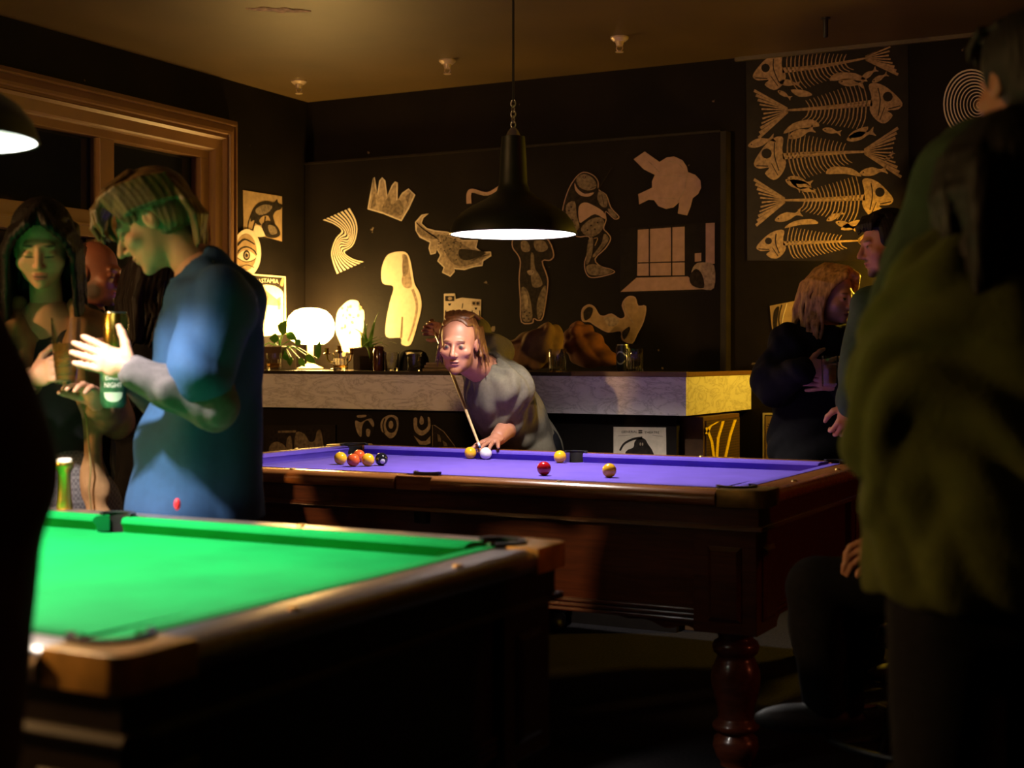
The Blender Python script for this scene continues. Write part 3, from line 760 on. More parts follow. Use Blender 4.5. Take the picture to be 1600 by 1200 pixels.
# globe wall lamps: an assumed yellow one behind the people at the right, two added warm ones and an assumed red one on walls outside the picture
def added_globe_lamp(loc, rz, label, rgb, estr, r=0.065, added_hood=False):
    w_ = empty('added_wall_lamp', loc, rz, label=label, cat='lamp')
    b = B(); b.lathe([(0, 0), (0.05, 0), (0.045, 0.02), (0, 0.022)], n=20, fr=Matrix.Rotation(math.radians(90), 4, 'X')); b.build('wall_plate', m_brass, w_, True)
    b = B(); b.tube([(0, -0.015, -0.02), (0, -0.10, -0.04), (0, -0.17, -0.08), (0, -0.198, -r-0.012)], 0.008, 8); b.build('arm', m_brass, w_, True)
    b = B(); b.lathe([(0, -r-0.02), (0.03, -r-0.02), (0.034, -r+0.004), (0, -r+0.008)], (0, -0.198, 0), 18); b.build('cup', m_brass, w_, True)
    if added_hood:  # added to keep the yellow globe's light off the ceiling
        b = B(); b.lathe([(0, 0.092), (0.03, 0.090), (0.105, 0.072), (0.105, 0.068), (0.03, 0.084), (0, 0.086)], (0, -0.198, 0), 28); b.build('added_hood', m_brass, w_, True)
        b = B(); b.tube([(0, -0.015, 0.02), (0, -0.08, 0.075), (0, -0.12, 0.080)], 0.006, 8); b.build('added_hood_arm', m_brass, w_, True)
    b = B(); b.ball((0, -0.198, 0), r, 24, 14); b.build('globe', M('globe_glow_%d' % len(MATS), rgb, 0.5, emit=rgb, estr=estr), w_, True)
yl = on_b(1486, 415, WB-0.20)
added_globe_lamp((yl.x, WB-0.002, yl.z), 0, 'yellow globe wall lamp on the dark wall beside the fish poster', (1.0, 0.60, 0.04), ASSUMED_YELLOW_E, added_hood=True)  # assumed source of the yellow light, hidden behind the people
_wl = left_fr(6.7, 2.0, 0.002)
added_globe_lamp(tuple(_wl), math.pi/2 + TL*-1, 'warm globe lamp on the window wall beside the green table', (1.0, 0.55, 0.20), ADDED_WARM_E, 0.09)  # added lamp out of view, puts warm light on the young pair's faces
added_globe_lamp((XR-0.002, 4.6, 2.0), -math.pi/2, 'red globe lamp on the side wall beyond the green-jacketed people', (1.0, 0.20, 0.08), ASSUMED_RED_E, 0.09)  # assumed lamp out of view, gives the faces their reddish light
added_globe_lamp((-4.3, YF+0.002, 1.95), math.pi, 'warm globe lamp on the wall facing the drinks ledge', (1.0, 0.58, 0.24), ADDED_FRONT_E, 0.09)  # added lamp out of view, warms the sides turned to the camera

# ================================================================== PAPERS ON THE WALLS
def cat_rom(pts, n=5, closed=True):
    out = []; m = len(pts)
    rng_ = range(m if closed else m-1)
    for i in rng_:
        if closed: p0, p1, p2, p3 = pts[(i-1) % m], pts[i], pts[(i+1) % m], pts[(i+2) % m]
        else: p0, p1, p2, p3 = pts[max(i-1, 0)], pts[i], pts[i+1], pts[min(i+2, m-1)]
        for k in range(n):
            t = k/n
            out.append(tuple(0.5*(2*p1[j] + (p2[j]-p0[j])*t + (2*p0[j]-5*p1[j]+4*p2[j]-p3[j])*t*t + (3*p1[j]-p0[j]-3*p2[j]+p3[j])*t**3) for j in (0, 1)))
    if not closed: out.append(pts[-1])
    return out
def area(p): return 0.5*sum(p[i][0]*p[(i+1) % len(p)][1] - p[(i+1) % len(p)][0]*p[i][1] for i in range(len(p)))
def inset(p, d):
    """offset a closed outline inwards by d"""
    s = 1 if area(p) > 0 else -1; n = len(p); out = []
    for i in range(n):
        a, c = p[i-1], p[(i+1) % n]; tx, ty = c[0]-a[0], c[1]-a[1]; l = math.hypot(tx, ty) or 1
        out.append((p[i][0] - s*ty/l*d, p[i][1] + s*tx/l*d))
    return out
def stroke(pts, w0, w1=None):
    w1 = w0 if w1 is None else w1; n = len(pts); L_, R_ = [], []
    for i, p in enumerate(pts):
        a, c = pts[max(i-1, 0)], pts[min(i+1, n-1)]; tx, ty = c[0]-a[0], c[1]-a[1]; l = math.hypot(tx, ty) or 1
        w_ = (w0 + (w1-w0)*i/max(1, n-1))/2
        L_.append((p[0]-ty/l*w_, p[1]+tx/l*w_)); R_.append((p[0]+ty/l*w_, p[1]-tx/l*w_))
    return L_ + R_[::-1]
def ell(cx, cy, rx, ry, n=20, a0=0, rot=0):
    return [(cx + rx*math.cos(t)*math.cos(rot) - ry*math.sin(t)*math.sin(rot), cy + rx*math.cos(t)*math.sin(rot) + ry*math.sin(t)*math.cos(rot)) for t in [a0 + 2*math.pi*i/n for i in range(n)]]
class Wall:
    def __init__(s, kind): s.k = kind
    def uv(s, px, py):
        if s.k == 'left': return left_tz(px, py)
        p = on_b(px, py, s.b()); return (p.x, p.z)
    def fr(s, u, v, h):
        if s.k == 'left': return left_fr(u, v, h)
        return V((u, s.b()-h, v))
    def b(s): return {'panel': PB, 'low': LOWB}.get(s.k, WB)
W_P, W_B, W_L, W_U = Wall('panel'), Wall('back'), Wall('left'), Wall('low')
m_pale = M('paper_pale', (0.62, 0.52, 0.40), 0.85, var=0.10, scale=30)
m_cream = M('paper_cream', (0.72, 0.62, 0.46), 0.85, var=0.08, scale=30)
m_kraft = M('paper_tan', (0.36, 0.24, 0.12), 0.85, var=0.2, scale=25)
m_rose = M('paper_rose', (0.42, 0.27, 0.20), 0.85, var=0.12, scale=25)
m_mid = M('ink_mid', (0.17, 0.125, 0.08), 0.85, var=0.5, scale=55)
m_midl = M('ink_light', (0.33, 0.25, 0.17), 0.85, var=0.4, scale=45)
m_ink = M('ink_dark', (0.020, 0.014, 0.010), 0.8, var=0.5, scale=50, spec=0.2)
m_blackp = M('paper_black', (0.010, 0.0075, 0.006), 0.75, var=0.3, spec=0.2)
def poster(name, label, wall, outline, paper, layers=(), cat='wall cutout', th=0.0025, h0=0.0005, base=None):
    pts = [wall.uv(*p) for p in outline]
    cu = sum(p[0] for p in pts)/len(pts); cv = sum(p[1] for p in pts)/len(pts)
    org = wall.fr(cu, cv, 0)
    f = lambda u, v, h: wall.fr(u, v, h) - org
    b = B(); b.prism(pts, h0, h0+th, f); o = b.build(name, paper, loc=org)
    tag(o, label, cat)
    for i, (m, polys) in enumerate(layers):
        b = B()
        for pl_ in polys:
            b.prism([wall.uv(*p) for p in pl_], h0+th, h0+th+0.0006*(i+1), f)
        pr_ = b.build('print', m, o)
        if len(polys) > 1: pr_['kind'] = 'stuff'
    return o, f, h0+th
def text_on(o, f, wall, h, s, px, py, hpx, mat, wpx=None, name='lettering', arch=0.0):
    """flat lettering centred at (px,py), hpx tall in the photograph"""
    cu = bpy.data.curves.new('txt', 'FONT'); cu.body = s; cu.align_x = 'CENTER'; cu.align_y = 'CENTER'; cu.size = 1.0; cu.resolution_u = 2
    to = bpy.data.objects.new('txt', cu); COL.objects.link(to)
    me = bpy.data.meshes.new_from_object(to)
    bpy.data.objects.remove(to)
    xs = [v.co.x for v in me.vertices]; ys = [v.co.y for v in me.vertices]
    w_, hh = max(xs)-min(xs), max(ys)-min(ys); x0 = (max(xs)+min(xs))/2; y0 = (max(ys)+min(ys))/2
    wpx = wpx or w_/hh*hpx
    for v in me.vertices:
        fx = (v.co.x-x0)/w_
        u_, z_ = wall.uv(px + fx*wpx, py - (v.co.y-y0)/hh*hpx + arch*(2*fx)**2)
        v.co = f(u_, z_, h)
    me.materials.append(mat)
    t = bpy.data.objects.new(name, me); COL.objects.link(t); t.parent = o
    return t
def C2(pts): return [(360+x/4.0, 220+y/4.0) for x, y in pts]
def C3(pts): return [(700+x/3.478, 200+y/3.478) for x, y in pts]
def C4(pts): return [(640+x/5.0, 270+y/5.0) for x, y in pts]
def C7(pts): return [(380+x/5.0, 440+y/5.0) for x, y in pts]

# crown
cr_ = C2([(858,428),(872,350),(893,235),(903,228),(913,290),(918,342),(932,250),(950,228),(970,250),(982,345),(1012,275),(1030,255),(1048,262),(1046,372),(1075,325),(1115,298),(1157,338),(1120,420),(1070,503),(960,458)])
poster('paper_cutout', 'pale paper crown cutout pasted high on the dark wall', W_P, cr_, m_pale,
       [(m_midl, [inset(cr_, 2.2)]), (m_mid, [cat_rom(C2([(880,420),(900,330),(910,400)]), 4), cat_rom(C2([(950,440),(990,350),(1010,400),(1060,370),(1085,440),(1050,470)]), 4), C2([(1095,350),(1130,320),(1110,400)])])])
# striped swirl
Lc = cat_rom(C2([(580,495),(650,522),(688,560),(655,625),(632,700),(645,770),(668,832)]), 9, False)
Rc = cat_rom(C2([(748,420),(785,490),(796,560),(775,640),(730,700),(770,738),(837,755)]), 9, False)
def mixl(a, c, f, tw=0.0):
    n = len(a); out = []
    for i in range(n):
        s_ = i/(n-1); k = f + 0.0*tw
        x_, y_ = a[i][0]*(1-k)+c[i][0]*k, a[i][1]*(1-k)+c[i][1]*k
        cx_, cy_ = 538.5, 378.0; dx_, dy_ = x_-cx_, y_-cy_; rr_ = math.hypot(dx_, dy_*0.75)
        an = 1.5*math.exp(-(rr_/9.0)**2); ca_, sa_ = math.cos(an), math.sin(an)
        out.append((cx_+dx_*ca_-dy_*sa_, cy_+dx_*sa_+dy_*ca_))
    return out
st_ = []
for k in range(8):
    f0, f1 = (k+0.0)/7.6, (k+0.52)/7.6
    st_.append(mixl(Lc, Rc, f0) + mixl(Lc, Rc, f1)[::-1])
poster('paper_cutout', 'black and cream striped swirl cutout on the dark wall', W_P, Lc + Rc[::-1], m_blackp, [(m_cream, st_)])
# crocodile
cro = C4([(150,318),(95,328),(45,385),(48,450),(80,505),(160,545),(150,590),(165,640),(205,630),(215,600),(240,645),(218,690),(268,740),(255,780),(320,812),(355,772),(350,752),(430,760),(500,738),(570,728),(577,690),(640,650),(635,615),(565,618),(522,585),(535,525),(415,525),(300,460),(200,450),(135,432),(95,395),(110,352)])
cri = inset(cro, 2.0)
random.seed(2)
sc_ = []
for i in range(60):
    x, y = random.uniform(225, 420), random.uniform(480, 700)
    if abs(y - (470 + (x-225)*0.75)) < 110: sc_.append(ell(640+x/5, 270+y/5, random.uniform(0.6, 1.5), random.uniform(0.5, 1.1), 6))
for i in range(22):
    t = i/21; x = 70 + 150*t**1.2; y = 400 + 110*t; sc_.append(stroke(C4([(x-16, y-12), (x+10, y+14)]), 0.9))
poster('paper_cutout', 'crocodile cutout with curled tail on the dark wall', W_P, cro, m_pale,
       [(m_midl, [cri]), (m_mid, [cat_rom(C4([(240,490),(330,510),(420,560),(560,640),(600,630),(560,690),(470,720),(380,730),(300,660)]), 3), cat_rom(C4([(70,410),(60,460),(110,500),(200,520),(230,490),(130,470),(95,420)]), 3)]), (m_ink, sc_ + [cat_rom(C4([(390,600),(470,600),(600,625),(480,680),(400,670)]), 3), stroke(C4([(480,690),(560,655),(620,640)]), 1.2)])])
# bright statue torso
sta = cat_rom([(610,396),(630,393),(639,400),(644,420),(648,443),(656,458),(659,478),(653,505),(642,538),(628,538),(626,528),(604,526),(604,500),(610,470),(615,448),(599,443),(596,425),(601,406)], 4)
poster('paper_cutout', 'large pale cutout of a headless stone torso above the ledge plants', W_P, sta, m_cream,
       [(m_midl, [cat_rom([(629,398),(637,402),(641,425),(644,447),(634,450),(628,440),(631,420)], 4), stroke(cat_rom([(645,452),(652,478),(646,510),(638,533)], 4, False), 4.5, 2.5)]),
        (m_mid, [cat_rom([(632,398),(637,404),(638,425),(631,432),(629,415)], 4), stroke([(629,495),(628,515),(627,528)], 2.2, 3.2)])])
# dark torso with pale outline
dt = cat_rom(C3([(355,600),(350,650),(378,690),(392,730),(385,820),(392,940),(398,1055),(460,1062),(468,1038),(490,1048),(520,1025),(545,860),(540,800),(515,725),(555,722),(578,690),(550,610),(480,560),(420,560)]), 3)
poster('paper_cutout', 'dark torso cutout with thin pale outline below the pendant lamp', W_P, dt, m_rose,
       [(m_ink, [inset(dt, 1.6)]),
        (m_mid, [cat_rom(C3([(398,620),(430,615),(448,650),(440,672),(405,668)]), 3), cat_rom(C3([(470,615),(520,612),(545,650),(520,672),(480,665)]), 3), cat_rom(C3([(452,690),(468,690),(474,760),(498,800),(515,850),(480,868),(455,840)]), 3), cat_rom(C3([(402,868),(432,880),(452,950),(458,1040),(410,1048),(398,960)]), 3), cat_rom(C3([(486,950),(510,880),(534,860),(528,960),(505,1030),(488,1030)]), 3)]),
        (m_midl, [cat_rom(C3([(432,778),(462,772),(470,790),(445,800)]), 3), cat_rom(C3([(412,890),(428,900),(438,960),(420,985)]), 3)]),
        (m_ink, [ell(700+462/3.478, 200+782/3.478, 0.9, 0.7, 8)] + [ell(700+x/3.478, 200+y/3.478, 1.5, 1.2, 6) for x, y in ((418,1000),(430,1020),(445,1005),(415,1035),(440,1038))])])
# frog with violin
fro = cat_rom(C3([(740,238),(700,262),(660,322),(632,400),(622,470),(650,530),(700,592),(765,592),(770,650),(742,725),(748,785),(778,815),(850,806),(908,785),(885,765),(832,750),(802,712),(858,655),(887,602),(868,568),(848,545),(862,500),(858,455),(905,497),(932,482),(888,432),(862,362),(822,335),(818,290),(790,255)]), 3)
poster('paper_cutout', 'dark frog playing a violin, cutout beside the round strapped cutout', W_P, fro, m_rose,
       [(m_ink, [inset(fro, 1.3), stroke(C3([(815,338),(892,215)]), 2.0, 1.2)]),
        (m_rose, [cat_rom(C3([(712,430),(745,405),(790,420),(845,455),(855,495),(800,468),(745,500),(716,512)]), 3), cat_rom(C3([(690,300),(705,330),(745,358),(795,350),(770,372),(725,368),(695,340)]), 3)]),
        (m_mid, [cat_rom(C3([(700,275),(740,250),(785,270),(808,305),(800,330),(760,340),(715,320)]), 3), cat_rom(C3([(645,420),(690,400),(700,470),(715,540),(680,560),(650,500)]), 3), cat_rom(C3([(725,545),(770,500),(825,485),(850,510),(835,560),(790,590),(745,580)]), 3), cat_rom(C3([(820,345),(850,355),(868,395),(862,430),(835,425),(815,390)]), 3), cat_rom(C3([(870,440),(890,445),(920,482),(905,488),(880,465)]), 3), cat_rom(C3([(850,575),(875,602),(850,645),(800,700),(790,690),(835,630)]), 3), cat_rom(C3([(765,610),(790,600),(785,680),(765,735),(752,730)]), 3), cat_rom(C3([(755,750),(800,740),(850,760),(895,780),(850,798),(785,800),(760,785)]), 3)]),
        (m_ink, [ell(700+742/3.478, 200+268/3.478, 2.4, 2.0, 10), stroke(cat_rom(C3([(690,385),(760,395),(820,400)]), 4, False), 3.0, 2.0), stroke(C3([(775,330),(808,318)]), 1.0), stroke(C3([(838,360),(850,420)]), 0.8)] + [ell(700+x/3.478, 200+y/3.478, 1.6, 1.2, 7) for x, y in ((660,450),(680,500),(672,430),(690,530),(780,530),(800,550),(760,555),(815,515))]),
        (m_rose, [ell(700+742/3.478, 200+267/3.478, 1.0, 0.9, 8), stroke(cat_rom(C3([(795,600),(815,600),(800,640)]), 4, False), 0.8)])])
# round strapped shape
kn = C3([(1010,170),(1070,128),(1150,185),(1190,160),(1230,155),(1275,175),(1298,210),(1305,240),(1345,255),(1372,285),(1376,325),(1360,358),(1330,382),(1318,430),(1300,475),(1250,465),(1258,402),(1225,432),(1185,440),(1145,425),(1120,392),(1090,390),(1040,415),(1035,360),(1110,325),(1110,290),(1125,255),(1065,225)])
poster('paper_cutout', 'rosy round cutout with four strap-like ends high on the wall', W_P, kn, m_rose,
       [(m_midl, [stroke(C3([(1090,180),(1150,240)]), 1.2), stroke(C3([(1300,240),(1290,330),(1250,400)]), 1.0), stroke(C3([(1130,260),(1300,262)]), 0.8), stroke(C3([(1130,380),(1260,385)]), 0.8), stroke(cat_rom(C3([(1180,180),(1250,190),(1290,240)]), 4, False), 0.8)])])
# photograph of a room with a window
wp = [(970,357),(1118,347),(1117,455),(969,458)]
poster('wall_photo', 'pasted photograph of a bare room with a tall gridded window', W_P, wp, m_blackp,
       [(m_rose, [[(997,357),(1070,352),(1070,430),(996,431)], [(995,434),(1075,432),(1098,452),(970,456)], [(1103,349),(1117,348),(1117,412),(1103,413)], [(1086,396),(1096,395),(1096,408),(1086,409)]]),
        (m_ink, [stroke([(1015,352),(1015,432)], 2), stroke([(1050,352),(1050,432)], 2), stroke([(997,411),(1070,409)], 2), stroke([(997,358),(1070,353)], 2.4)]),
        (m_midl, [cat_rom([(1080,430),(1086,414),(1098,410),(1116,415),(1116,450),(1098,452),(1084,448)], 3)]),
        (m_ink, [cat_rom([(1078,432),(1088,420),(1098,430),(1100,450),(1082,446)], 3)])], cat='photo print')
# bent limb cutout
bo = cat_rom(C3([(725,1000),(738,972),(770,958),(800,975),(822,1012),(850,1020),(890,1008),(935,1035),(962,1020),(945,965),(962,928),(990,912),(1020,922),(1035,965),(1077,968),(1065,1050),(1030,1120),(1000,1172),(945,1150),(938,1105),(870,1112),(800,1075),(770,1055),(730,1050)]), 3)
poster('paper_cutout', 'pale bent limb-shaped cutout above the dark drinks can', W_P, bo, m_rose,
       [(m_kraft, [inset(bo, 1.8)]), (m_ink, [cat_rom(C3([(738,1000),(765,972),(790,985),(775,1030),(745,1045)]), 3), cat_rom(C3([(948,1110),(985,1080),(990,1100),(960,1150)]), 3)]), (m_midl, [stroke(cat_rom(C3([(960,940),(975,1010),(1010,1060)]), 4, False), 1.2), cat_rom(C3([(850,1030),(910,1030),(930,1060),(880,1080)]), 3)])])
# sheet with two box-headed figures
rb_ = C4([(270,945),(355,943),(362,988),(410,975),(560,990),(556,1150),(540,1215),(270,1215)])
poster('paper_cutout', 'cream cutout of two box-headed figures behind the player with the cue', W_P, rb_, m_pale,
       [(m_ink, [C4([(280,962),(352,962),(352,1003),(280,1003)]), C4([(302,1020),(328,1020),(320,1038),(308,1038)]), C4([(510,1052),(532,1052),(525,1070),(515,1070)]), stroke(C4([(284,1075),(280,1140)]), 1.6), stroke(C4([(338,1075),(345,1120)]), 1.6), stroke(C4([(492,1075),(488,1140)]), 1.6), stroke(C4([(548,1075),(552,1130)]), 1.6), stroke(C4([(418,1020),(412,1060)]), 1.4)]),
        (m_midl, [C4([(488,1002),(552,1002),(552,1040),(488,1040)]), ell(640+318/5, 270+982/5, 3.4, 2.6, 10)]), (m_ink, [ell(640+505/5, 270+1020/5, 2.2, 2.6, 8), ell(640+535/5, 270+1020/5, 2.2, 2.6, 8)])])
# white coral-like bouquet
co = cat_rom(C7([(735,250),(775,190),(835,145),(900,155),(910,205),(945,230),(945,330),(930,430),(925,520),(800,560),(760,480),(725,380)]), 3)
random.seed(7)
poster('paper_cutout', 'white bouquet-shaped cutout right beside the glowing lamp', W_P, co, m_cream,
       [(m_kraft, [ell(380+random.uniform(765, 920)/5, 440+random.uniform(185, 440)/5, random.uniform(1.5, 3.2), random.uniform(1.2, 2.6), 8, rot=random.uniform(0, 3)) for i in range(16)])])
# bent arm cutout half behind the lamp
ar = stroke(cat_rom([(733,318),(733,303),(739,298),(762,303),(784,290),(795,280)], 4, False), 7.5, 4.0)
poster('paper_cutout', 'thin rosy bent-arm cutout half hidden by the pendant lamp', W_P, ar, m_rose, [(m_midl, [stroke([(741,300),(762,305)], 1.5)])])

# ---- left wall
rc = [(379,297),(440,307),(440,377),(380,361)]
poster('animal_card', 'tan card with two dark marsupials beside the window frame', W_L, rc, m_kraft,
       [(m_cream, [cat_rom([(392,362),(400,352),(410,358),(414,368),(402,370)], 4)]),
        (m_ink, [cat_rom([(391,346),(393,330),(402,318),(415,314),(427,316),(432,311),(434,317),(440,320),(438,327),(430,330),(426,338),(429,350),(424,352),(419,338),(410,338),(404,345),(408,352),(400,350),(396,344)], 3),
                 cat_rom([(408,352),(416,345),(426,348),(434,356),(437,367),(428,372),(416,370),(411,362)], 3), stroke(cat_rom([(393,332),(387,350),(388,362),(398,370),(418,373)], 4, False), 1.5),
                 stroke([(398,345),(394,360)], 2.2), stroke([(414,338),(412,352)], 2)]),
        (m_mid, [cat_rom([(398,328),(410,320),(424,322),(418,332),(404,336)], 3), cat_rom([(418,352),(428,354),(432,364),(422,366)], 3)])], cat='card')
ep = ell(384, 395, 22, 37, 32)
poster('eye_cutout', 'oval cream cutout with an engraved human eye', W_L, ep, m_cream,
       [(m_kraft, [ell(382.5, 394, 16.5, 29, 28)]), (m_cream, [cat_rom([(369,402),(374,394),(383,391),(392,395),(398,402),(390,407),(380,408)], 4)]), (m_ink, [stroke(cat_rom([(367,398),(374,389),(384,386),(394,391),(399,398)], 4, False), 2.2, 1.6), stroke(cat_rom([(369,403),(380,409),(391,408),(398,403)], 4, False), 1.0), ell(383, 399, 5.5, 8, 16), stroke(cat_rom([(368,384),(380,374),(396,382)], 4, False), 3.5, 1.5), stroke(cat_rom([(370,420),(382,414),(395,418)], 4, False), 1.0)]),
        (m_midl, [ell(383, 399, 3.6, 5.4, 14)]), (m_ink, [ell(383, 399, 2.0, 3.0, 10)]), (m_cream, [ell(384.5, 396, 0.9, 1.2, 8)])], h0=0.0065)
tp = [(383,427),(445,432),(446,522),(383,528)]
o, f, h = poster('travel_poster', 'black and cream mountain poster headed TASTAMIA beside the lamp', W_L, tp, m_cream,
       [(m_ink, [[(385,430),(443,434),(443,520),(385,525)]]),
        (m_cream, [[(389,524),(389,460)] + [(415+26*math.cos(a)*1.0, 460-15*math.sin(a)) for a in [math.pi*(1-i/12) for i in range(13)]] + [(441,521)]]),
        (m_kraft, [cat_rom([(391,470),(402,460),(411,453),(424,462),(438,474),(430,478),(410,476),(398,478)], 3), [(432,466),(437,464),(437,484),(432,484)]]),
        (m_mid, [cat_rom([(402,464),(411,456),(418,464),(412,470)], 3)])], cat='poster', h0=0.0035)
text_on(o, f, W_L, h+0.002, 'TASTAMIA', 415, 438.5, 6.6, m_cream, 37, arch=1.6)
for sx in (-1, 1):
    x0 = 414 + sx*25
    b_ = B(); b_.prism([W_L.uv(x, y) for x, y in cat_rom([(x0-3,445),(x0-1,437),(x0+2,434),(x0+3,439),(x0+1,447)], 3)], h+0.0006, h+0.002, f); b_.build('emblem', m_kraft, o)

# ---- below the ledge
def C8(pts): return [(400+x/5.0, 640+y/5.0) for x, y in pts]
fp = C8([(75,125),(632,120),(632,345),(75,345)])
o, f, h = poster('picture_frame', 'dark framed old picture on the wall under the marble ledge', W_U, fp, m_blackp, [(m_post, [fp])], cat='picture', th=0.012)
b_ = B(); b_.prism([W_U.uv(*p) for p in C8([(120,150),(590,150),(590,330),(120,330)])], h, h+0.0012, f); pi_ = b_.build('picture', m_ink, o)
b_ = B()
for pl_ in (C8([(185,165),(325,162),(325,178),(185,180)]), cat_rom(C8([(120,330),(130,270),(180,250),(235,280),(240,330)]), 3), cat_rom(C8([(250,330),(255,230),(285,210),(295,330)]), 3), cat_rom(C8([(330,330),(325,180),(390,190),(430,250),(470,240),(490,170),(520,170),(525,330)]), 3)):
    b_.prism([W_U.uv(*p) for p in pl_], h+0.0012, h+0.0022, f)
tag(b_.build('print', m_mid, o), kind='stuff')
def glyph(label, base, lights):
    poster('letter_cutout', label, W_U, base, m_blackp, [(m_midl, lights)])
g1 = cat_rom(C8([(775,50),(830,35),(900,45),(930,100),(920,170),(890,215),(820,215),(785,170),(775,100)]), 3)
glyph('rounded letter cutout with a forked black pattern below the ledge', g1, [cat_rom(C8([(795,45),(860,42),(855,58),(800,62)]), 3), cat_rom(C8([(780,85),(820,100),(860,80),(905,70),(925,110),(915,135),(880,85),(850,95),(830,140),(825,210),(800,190),(782,140)]), 3), cat_rom(C8([(870,150),(895,160),(888,208),(868,205),(862,170)]), 3)])
g2 = cat_rom(C8([(975,100),(1000,60),(1055,38),(1110,60),(1118,130),(1095,200),(1050,228),(1005,190),(978,160)]), 3)
glyph('oval ring letter cutout below the ledge', g2, [inset(g2, 0.6)])
b_ = B()
gx, gz = W_U.uv(400+1062/5, 640+125/5)
o2 = [o_ for o_ in COL.objects if o_.get('label', '').startswith('oval ring letter')][0]
fo = lambda u, v, h_: W_U.fr(u, v, h_) - o2.location
for pl_ in (ell(400+1060/5, 640+120/5, 8.6, 12.5, 20), stroke(cat_rom(C8([(1010,70),(995,120),(1005,185)]), 4, False), 1.8)): b_.prism([W_U.uv(*p) for p in pl_], 0.003, 0.0045, fo)
tag(b_.build('ring', m_blackp, o2), kind='stuff')
b_ = B(); b_.prism([W_U.uv(*p) for p in ell(400+1058/5, 640+118/5, 3.6, 6.2, 16)], 0.003, 0.0055, fo); b_.build('core', m_midl, o2)
g3 = cat_rom(C8([(1232,60),(1260,30),(1320,30),(1362,60),(1368,200),(1365,275),(1310,278),(1240,240),(1232,150)]), 3)
glyph('hooked letter cutout with a chevron below the ledge', g3, [cat_rom(C8([(1235,70),(1262,70),(1262,130),(1300,165),(1345,130),(1345,60),(1362,75),(1362,150),(1310,200),(1265,190),(1238,150)]), 3), cat_rom(C8([(1290,50),(1310,70),(1312,105),(1295,118),(1280,100)]), 3), C8([(1236,205),(1290,245),(1330,245),(1366,205),(1366,262),(1330,276),(1280,272)])])
g4 = C8([(1378,120),(1400,122),(1470,170),(1550,275),(1560,300),(1380,300)])
poster('paper_cutout', 'dark triangular cutout with thin pale edge under the ledge', W_U, g4, m_midl, [(m_ink, [inset(g4, 0.9)]), (m_mid, [C8([(1420,190),(1440,200),(1450,250),(1425,250)]), C8([(1460,240),(1490,260),(1500,285),(1470,285)])])])
gp_ = [(959,667),(1041,668),(1042,745),(959,745)]
o, f, h = poster('theatre_poster', 'grey GENERAL THEATRE poster with dark hooded shape under the ledge', W_U, gp_, m_pale,
       [(m_ink, [stroke(cat_rom([(969,704),(976,693),(990,686),(1004,684)], 4, False), 3.0, 4.0), cat_rom([(978,706),(990,699),(992,690),(1000,684),(1008,686),(1013,694),(1021,707),(1024,730),(978,730)], 3), stroke([(966,681),(985,680)], 0.4), stroke([(1020,680),(1036,682)], 0.4), [(998,672),(1004,672),(1004,674),(998,674)], [(998,675),(1004,675),(1004,677),(998,677)]]), (m_midl, [ell(1001, 694, 1.2, 2.6, 8), ell(1004.5, 694, 1.2, 2.6, 8)])], cat='poster')
text_on(o, f, W_U, h+0.001, 'GENERAL', 984, 674.5, 3.6, m_ink, 25, arch=0.3)
text_on(o, f, W_U, h+0.001, 'THEATRE', 1019, 675.5, 3.6, m_ink, 23, arch=0.3)

# ---- right part of the back wall
gc = [(1192,645),(1240,645),(1240,722),(1192,722)]
poster('ornate_card', 'golden ornate framed card on the wall behind the black-clothed woman', W_B, gc, m_cream,
       [(m_ink, [[(1195,648),(1237,648),(1237,720),(1195,720)]]), (m_kraft, [[(1196.5,650),(1235.5,650),(1235.5,719),(1196.5,719)]]),
        (m_ink, [stroke(cat_rom([(1200,712),(1207,695),(1214,684),(1217,672)], 4, False), 1.2)] + [stroke([(1207, 668), (1207+9*math.cos(a), 668-9*math.sin(a))], 1.0) for a in [0.3+i*0.52 for i in range(11)]] + [stroke(cat_rom([(1204,718),(1212,702),(1222,692),(1234,690)], 4, False), 1.0)])], cat='card')
gg = [(1203,478),(1243,470),(1246,560),(1212,545),(1206,510)]
poster('grainy_poster', 'grainy gold poster fragment on the wall above the black-clothed woman', W_B, gg, m_kraft,
       [(m_ink, [cat_rom([(1210,485),(1218,480),(1214,510),(1222,540),(1212,535),(1208,505)], 3), stroke(cat_rom([(1222,476),(1217,500),(1224,530)], 4, False), 2.0)]), (m_cream, [stroke(cat_rom([(1230,474),(1224,495),(1222,512)], 4, False), 1.2)])], cat='poster')

